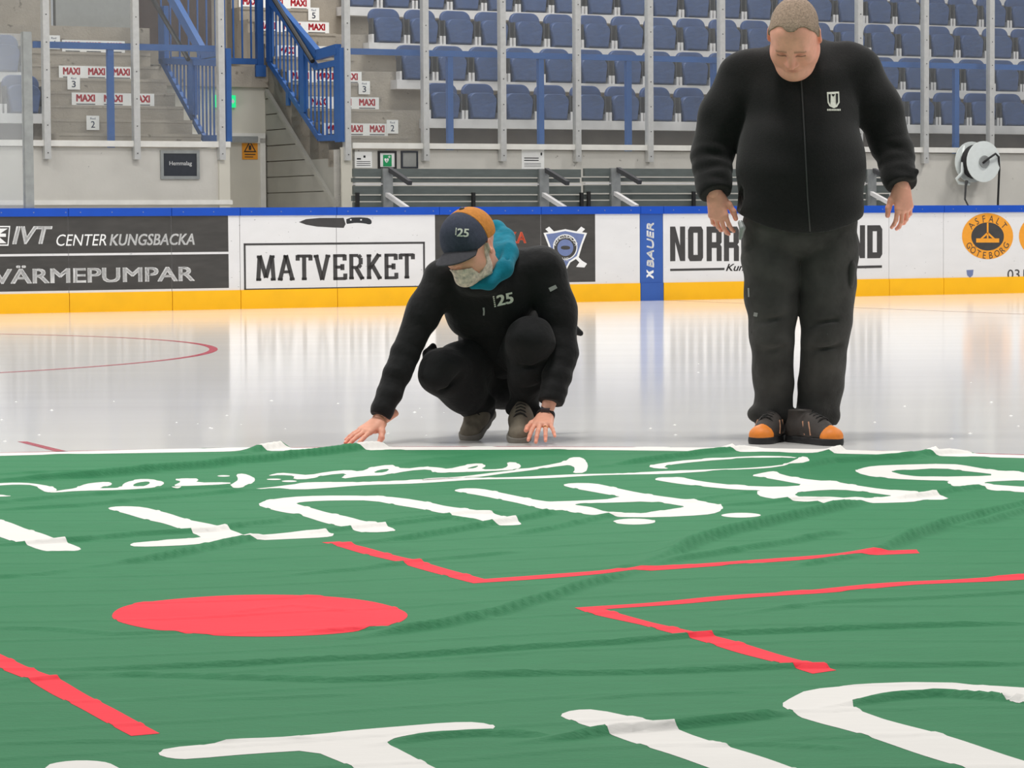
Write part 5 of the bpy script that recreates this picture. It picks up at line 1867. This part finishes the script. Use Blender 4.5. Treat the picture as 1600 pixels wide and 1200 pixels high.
# zip and crest
tj = tree_of(jacketA)
zc_ = [(1252, 122), (1256.5, 200), (1259.5, 260), (1262, 310), (1266, 364)]
zy = np.arange(122, 364, 4)
zx = np.interp(zy, [q[1] for q in zc_], [q[0] for q in zc_])
for i in range(1):
    mbz = MB()
    Pz = []
    for xq, yq in zip(zx, zy):
        for dx in (-1.1, 1.1):
            p_, n_ = hit(tj, xq + dx, yq)
            Pz.append(tuple(p_ - ray(xq, yq).normalized() * .003))
    mbz.add(Pz, [(2 * k, 2 * k + 1, 2 * k + 3, 2 * k + 2) for k in range(len(zy) - 1)])
    mbz.build('zip', M['zip'], jacketA)
cr = [(1292, 144), (1311, 143), (1312, 160), (1308, 167), (1303, 169), (1296, 166), (1293, 160)]
on_cloth('crest', [cr], tj, M['patch'], jacketA, .003)
on_cloth('crest_field', [[(1294.5, 147), (1298, 147), (1297.5, 163), (1295.5, 159)], [(1306, 146), (1309.5, 146), (1309.5, 159), (1306.5, 164)], [(1299, 147), (1305, 147), (1302, 151)]], tj, M['fleece'], jacketA, .005)
on_cloth('crest_print', [[(1292.5 + 2.4 * k, 170.2), (1294.2 + 2.4 * k, 170), (1294.2 + 2.4 * k, 173), (1292.5 + 2.4 * k, 173.2)] for k in range(9)], tj, M['patch'], jacketA, .003)
sA = (M['shoe_dark'], M['black'], M['shoe_orange'], M['lace'], M['lace_tan'])
p = ground(1188, 694)
shoe(man, (p.x, p.y, 0), -22, 0, 1.03, sA, 'dark safety shoe with an orange toe cap')
p = ground(1306, 696)
shoe(man, (p.x, p.y, 0), 33, 0, 1.03, sA, 'dark safety shoe with an orange toe cap')

# ================================================================== the man crouching at the banner's edge
Rb = head_rot(-36, 19, 4)
hb = A(734, 385, 11.36)
HB = 1.08
f = head_field(1.0, -.13)
BV, BF = f.mesh()
skinB = (226, 166, 142)
tB = head_tint(BV, skinB, (120, 90, 76), (170, 100, 92))
headB = pose(BV, Rb, hb, HB)
gx_, gy_, gz_ = f.grid()
bl = np.interp(gy_, [-.2, -.01, .01, .03, .06, .085, .13], [-.3, -.3, .012, -.06, -.088, -.055, -.049])
be = Field((-.12, -.17, -.21), (.12, .15, .14), .0024)
be.d = np.maximum(np.maximum(f.d - .005 - .004 * np.clip((-gz_ - .07) / .04, 0, 1), (gz_ - bl) * .7), (-.15 - gz_) + 0 * gx_)
be.d = np.maximum(be.d, -.5 * (gy_ + .35 * (gz_ + .1) + .0) * 1.0 - .005).astype(np.float32)
sl, Pn = be.region((-.03, .08, -.08), (.03, .13, -.055))
beV, beF = be.mesh()
flatc = [(2, 6, 5), (0, 6, 5), (2, 8, 5), (4, 8, 5)]
thumbB = [(.022, .018, -.010), (.050, .044, -.016), (.066, .068, -.028), (.070, .092, -.040)]
lv, lf, ltips = hand_mesh(flatc, (9, 2, -5, -13), thumbB)
wL = A(593, 658, 11.345)
tipL = A(543, 690.5, 11.22)
RbL, cbL = hand_frame(wL, tipL - wL, (-.3, -.55, 1), False)
hLb = hand_world(lv, lf, RbL, cbL, 1.0)
spr = [(14, 16, 6), (12, 18, 8), (10, 18, 8), (4, 16, 6)]
thumbC = [(.022, .018, -.010), (.048, .05, -.016), (.060, .082, -.02), (.064, .108, -.022)]
rv, rf, rtips = hand_mesh(spr, (12, 3, -8, -22), thumbC)
wR = A(852, 650, 11.385)
RbR, cbR = hand_frame(wR, np.array(ground(836, 701.5, .0)) - wR, (-.1, -1, .25), True)
hRb = hand_world(rv, rf, RbR, cbR, .98)
sL, eL = A(690, 438, 11.52), A(641, 535, 11.45)
sR, eR = A(848, 423, 11.54), A(882, 552, 11.48)
pv, ch, nk = A(790, 585, 11.88), A(775, 460, 11.6), A(765, 412, 11.5)
hpL, kL, aL = A(768, 590, 11.84), A(692, 580, 11.46), A(752, 645, 11.68)
hpR, kR, aR = A(805, 588, 11.86), A(829, 528, 11.44), A(818, 648, 11.62)
lo, hi = bounds([sL, eL, sR, eR, pv, kL, aL, kR, wL, wR, hb], .2)
core = Field(lo, hi, .012)
core.cone(pv, .12, ch, .12, .05).cone(ch, .11, nk, .06, .05).cone(nk, .055, hb, .055, .04).cone(sL, .05, sR, .05, .04)
core.chain([sL, eL, wL], [.05, .04, .026]).chain([sR, eR, wR], [.05, .04, .026])
core.chain([hpL, kL, aL], [.06, .045, .025]).chain([hpR, kR, aR], [.06, .045, .025])
cV, cF = core.mesh()
V, F = join_np([(headB, BF), hLb, hRb, (cV, cF)])
hs = (228, 164, 138)
T = np.concatenate([tB, hand_tint(lv, ltips, hs), hand_tint(rv, rtips, hs), skin_tint(len(cV), skinB)])
o = ground(775, 688)
croucher = link('person', np_mesh('person', V, F), M['skin'], None, (o.x, o.y, 0), True)
at_ = croucher.data.attributes.new('tint', 'FLOAT_COLOR', 'POINT')
at_.data.foreach_set('color', np.concatenate([T, np.ones((len(T), 1))], 1).astype(np.float32).ravel())
tag(croucher, 'bearded man in a cap crouching with both hands at the edge of the banner', 'person')
body_part('beard', pose(beV, Rb, hb, HB), beF, M['beard'], croucher)
# cap: navy front, tan mesh back, brim, button and number
def cap_field(cond):
    g = Field((-.13, -.16, -.03), (.13, .14, .17), .0028)
    g.ell((0, -.014, .043), (.0905, .111, .098), .02)
    g.ell((0, .04, .055), (.072, .062, .07), .03)
    g.ell((0, .026, .026), (.084, .082, .05), .02)
    x, y, z = g.grid()
    base = .020 - .05 * y - 2.6 * x * x * np.clip(y / .05, 0, 1)
    g.d = np.maximum(g.d, base - z + 0 * x)
    g.d = np.maximum(g.d, cond(x, y, z)).astype(np.float32)
    return g.mesh()


cV1, cF1 = cap_field(lambda x, y, z: .012 - y + .18 * (z - .1) + 0 * x)
cV2, cF2 = cap_field(lambda x, y, z: y - .0115 - .18 * (z - .1) + 0 * x)
capf = body_part('cap', pose(cV1, Rb, hb, HB), cF1, M['cap_navy'], croucher)
capf['label'] = 'two-tone cap with a navy front and a tan back'
body_part('cap_back', pose(cV2, Rb, hb, HB), cF2, M['cap_tan'], capf)
nb, mb_ = 24, 12
P = []
for sgn in (0, 1):
    for i in range(nb + 1):
        a = math.radians(-72 + 144 * i / nb)
        for j in range(mb_ + 1):
            t = j / mb_
            r0x, r0y = .074 * math.sin(a), .02 + .076 * math.cos(a)
            r1x, r1y = .086 * math.sin(a), .02 + .088 * math.cos(a) + .074 * max(math.cos(a), 0) ** .6
            xx, yy = r0x + (r1x - r0x) * t, r0y + (r1y - r0y) * t
            zz = .023 - 3.0 * xx * xx - .42 * .078 * t * max(math.cos(a), 0) - .004 * sgn
            P.append((xx, yy, zz))
F_, row = [], mb_ + 1
for sgn in (0, 1):
    o_ = sgn * (nb + 1) * row
    for i in range(nb):
        for j in range(mb_):
            q = [o_ + i * row + j, o_ + (i + 1) * row + j, o_ + (i + 1) * row + j + 1, o_ + i * row + j + 1]
            F_.append(q if sgn else q[::-1])
o_ = (nb + 1) * row
for i in range(nb):
    F_.append([i * row + mb_, o_ + i * row + mb_, o_ + (i + 1) * row + mb_, (i + 1) * row + mb_])
body_part('brim', pose(np.array(P), Rb, hb, HB), np.array(F_), M['cap_brim'], capf)
bt_ = Field((-.02, -.04, .12), (.02, .02, .16), .002)
bt_.ell((0, -.012, .141), (.011, .011, .006), .002)
V, F = bt_.mesh()
body_part('button', pose(V, Rb, hb, HB), F, M['black'], capf)
tc_ = tree_of(capf)
text_on_cloth('25', ((713.5, 369.5), (732, 370.5), (715, 356.5)), tc_, M['patch'], capf, bold=.03)
on_cloth('small_print', [[(711 + .2 * k, 367 - 2.4 * k), (713 + .2 * k, 367.2 - 2.4 * k), (713.1 + .2 * k, 365.6 - 2.4 * k), (711.1 + .2 * k, 365.4 - 2.4 * k)] for k in range(5)], tc_, M['patch'], capf, .003)
# jacket
lo, hi = bounds([A(560, 370, 11.2), A(925, 665, 11.2)], .03)
lo[1], hi[1] = 11.2, 12.05
jk = Field(lo, hi, .0052)
jk.ell(A(772, 460, 11.58), (.175, .14, .16), .06)
jk.ell(A(788, 440, 11.72), (.19, .16, .12), .08)
jk.ell(A(786, 530, 11.74), (.185, .17, .17), .08)
jk.cone(A(700, 436, 11.53), .08, A(845, 421, 11.55), .09, .08)
jk.cone(A(762, 408, 11.52), .075, A(775, 440, 11.56), .12, .05)
jk.ell(A(725, 490, 11.6), (.075, .1, .09), .06)
jk.ell(A(756, 446, 11.47), (.115, .12, .05), .04)
a_ = [A(692, 438, 11.52), A(662, 488, 11.49), A(641, 535, 11.46), A(613, 602, 11.40), A(593, 653, 11.345)]
b_ = [A(848, 424, 11.54), A(872, 485, 11.53), A(879, 552, 11.49), A(867, 602, 11.43), A(860, 631, 11.40)]
bunched(a_, [.08, .066, .058, .053, .040])
bunched(b_, [.09, .073, .062, .055, .046])
for q in (a_, b_):
    dr = q[-1] - q[-2]
    jk.cut_near(q[-1] - dr * .04, dr, .09)
jk.cone(A(868, 500, 11.8), .05, A(907, 521, 11.86), .012, .03)
jk.wrinkle(.0025, (24, 19, 33), 3.0)
x, y, z = jk.grid()
V, F = jk.mesh()
jacketB = body_part('softshell_jacket', V, F, M['softshell'], croucher)
jacketB['label'] = 'black softshell jacket with a small pale number on the chest'
# trousers
lo, hi = bounds([A(640, 480, 11.2), A(880, 670, 11.2)], .05)
lo[1], hi[1] = 11.2, 12.1
tr = Field(lo, hi, .0055)
tr.ell(A(788, 585, 11.88), (.19, .17, .13), .05)
tr.chain([A(768, 592, 11.84), A(725, 575, 11.62), A(693, 580, 11.46)], [.105, .096, .085], .06)
tr.chain([A(690, 583, 11.46), A(722, 612, 11.55), A(750, 640, 11.68)], [.084, .075, .062], .05)
tr.chain([A(806, 588, 11.86), A(820, 545, 11.62), A(829, 531, 11.45)], [.105, .098, .088], .06)
tr.chain([A(829, 532, 11.45), A(824, 590, 11.52), A(820, 640, 11.62)], [.086, .070, .060], .05)
tr.cone(A(668, 552, 11.5), .022, A(676, 542, 11.52), .014, .02)
tr.cone(A(800, 638, 11.55), .024, A(838, 642, 11.55), .02, .03)
tr.cone(A(738, 640, 11.62), .026, A(765, 630, 11.62), .022, .03)
tr.wrinkle(.005, (23, 17, 29), 4.0)
for (x0, y0, x1, y1, yy) in ((806, 575, 850, 568, 11.42), (806, 612, 846, 604, 11.46), (690, 610, 720, 585, 11.4)):
    tr.cone(A(x0, y0, yy), .005, A(x1, y1, yy), .005, .03, op='sub')
V, F = tr.mesh()
trouB = body_part('work_trousers', V, F, M['trouser_b'], croucher)
# teal hood round the neck
pts = [A(738, 447, 11.33), A(764, 442, 11.335), A(787, 421, 11.38), A(795, 395, 11.47), A(790, 372, 11.58), A(775, 358, 11.63), A(755, 365, 11.66)]
hd = Field(*bounds(pts, .08), .004)
hd.chain(pts, [.014, .024, .034, .036, .036, .034, .03], .02)
hd.chain([A(752, 440, 11.37), A(770, 425, 11.40), A(778, 398, 11.47), A(776, 375, 11.56)], [.016, .026, .030, .028], .02)
hd.cone(A(780, 384, 11.43), .006, A(775, 425, 11.38), .006, .02, op='sub')
hd.cone(A(797, 380, 11.44), .004, A(790, 415, 11.37), .004, .02, op='sub')
hd.wrinkle(.0015, (25, 20, 30), 5.0)
V, F = hd.mesh()
hood = body_part('hood', V, F, M['teal'], croucher)
hood['label'] = 'teal hood lying round the neck'
tb_ = tree_of(jacketB)
text_on_cloth('25', ((777, 479), (803, 473), (775, 462)), tb_, M['patch'], jacketB, bold=.035)
on_cloth('small_print', [[(772.6 - .5 * k, 480 - 3 * k), (775 - .5 * k, 479.5 - 3 * k), (774.7 - .5 * k, 477.5 - 3 * k), (772.3 - .5 * k, 478 - 3 * k)] for k in range(6)], tb_, M['patch'], jacketB, .003)
on_cloth('zip_pull', [[(754, 481), (757, 480.5), (757.5, 487), (757, 493), (754.5, 493), (755, 487)]], tb_, M['galv'], jacketB, .004)
on_cloth('sleeve_badge', [[(857, 450), (868, 445), (871, 450), (860, 456)]], tb_, M['panel_grey'], jacketB, .002)
# watch, bracelet and ring
wdir = Vector(b_[-1] - b_[-2]).normalized()
wc = Vector(A(855, 641, 11.385))
def band(name, c, axis, r, w, t, m, parent, sx=1.0):
    ax = Vector(axis).normalized()
    e1 = ax.orthogonal().normalized()
    e1 = Vector((1, 0, 0)) - ax * ax.x
    e1.normalize()
    e2 = ax.cross(e1)
    n = 28
    mb = MB()
    P = []
    for i in range(n):
        a = 2 * math.pi * i / n
        d = e1 * math.cos(a) * sx + e2 * math.sin(a)
        for rr, ww in ((r, -w / 2), (r + t, -w / 2), (r + t, w / 2), (r, w / 2)):
            P.append(tuple(Vector(c) + d * rr + ax * ww))
    F = []
    for i in range(n):
        j = (i + 1) % n
        for q in range(4):
            F.append((i * 4 + q, j * 4 + q, j * 4 + (q + 1) % 4, i * 4 + (q + 1) % 4))
    mb.add(P, F)
    return mb.build(name, m, parent)


hy = Vector(RbR[:, 1])
watch = band('wrist_watch', Vector(wR) - hy * .002, hy, .0265, .022, .005, M['black'], croucher, 1.2)
watch['label'] = 'black wrist watch with a square face'
fc = Vector(wR) - hy * .002 + Vector(RbR[:, 2]) * .030
mb = MB()
rx, rz = Vector(RbR[:, 0]), Vector(RbR[:, 2])
P = []
for dz in (-.006, .006):
    for a, b in ((-.018, -.019), (.018, -.019), (.018, .019), (-.018, .019)):
        P.append(tuple(fc + rx * a + hy * b + rz * dz))
mb.add(P, [(3, 2, 1, 0), (4, 5, 6, 7), (0, 1, 5, 4), (1, 2, 6, 5), (2, 3, 7, 6), (3, 0, 4, 7)])
mb.build('watch_face', M['sign_black'], watch)
yL = Vector(RbL[:, 1])
band('bracelet', Vector(wL) + yL * .0, yL, .027, .008, .003, M['lace_tan'], croucher, 1.15)
# ring: third finger of the hand by the watch, halfway along its first joint
kn3 = np.array((-.011, .091, .002)); a_3 = math.radians(10); sp3 = math.radians(-8)
d3 = np.array([math.sin(sp3) * math.cos(a_3), math.cos(sp3) * math.cos(a_3), -math.sin(a_3)])
band('ring', pose((kn3 + d3 * .026)[None], RbR, cbR, .98)[0], Vector(RbR @ d3), .0082, .005, .0015, M['gold'], croucher)
sB = (M['shoe_olive'], M['sole_grey'], None, M['lace'], None)
p = ground(735, 688)
shoe(croucher, (p.x, p.y, .0), -16, 20, .98, sB, 'olive grey trainer with its heel raised')
p = ground(812, 692)
shoe(croucher, (p.x, p.y, .0), -4, 18, .98, sB, 'olive grey trainer behind the hand')

# ------------------------------------------------------------------ crumbs of snow on the ice
mb = MB()
rs = random.Random(3)
for k in range(38):
    g = ground(rs.uniform(-50, 1650), rs.choice((rs.uniform(560, 695), rs.uniform(625, 690))))
    if (g.x - BCX) ** 2 + (g.y - BCY) ** 2 < (BR + .1) ** 2:
        continue
    s = rs.uniform(.002, .006)
    mb.add([(g.x - s * 1.6, g.y, 0), (g.x, g.y - s, 0), (g.x + s * 1.6, g.y, 0), (g.x, g.y + s, 0), (g.x, g.y, s * .8)], [(0, 1, 4), (1, 2, 4), (2, 3, 4), (3, 0, 4)])
tag(mb.build('snow', M['paper']), 'tiny crumbs of snow scattered on the ice', 'snow', kind='stuff')
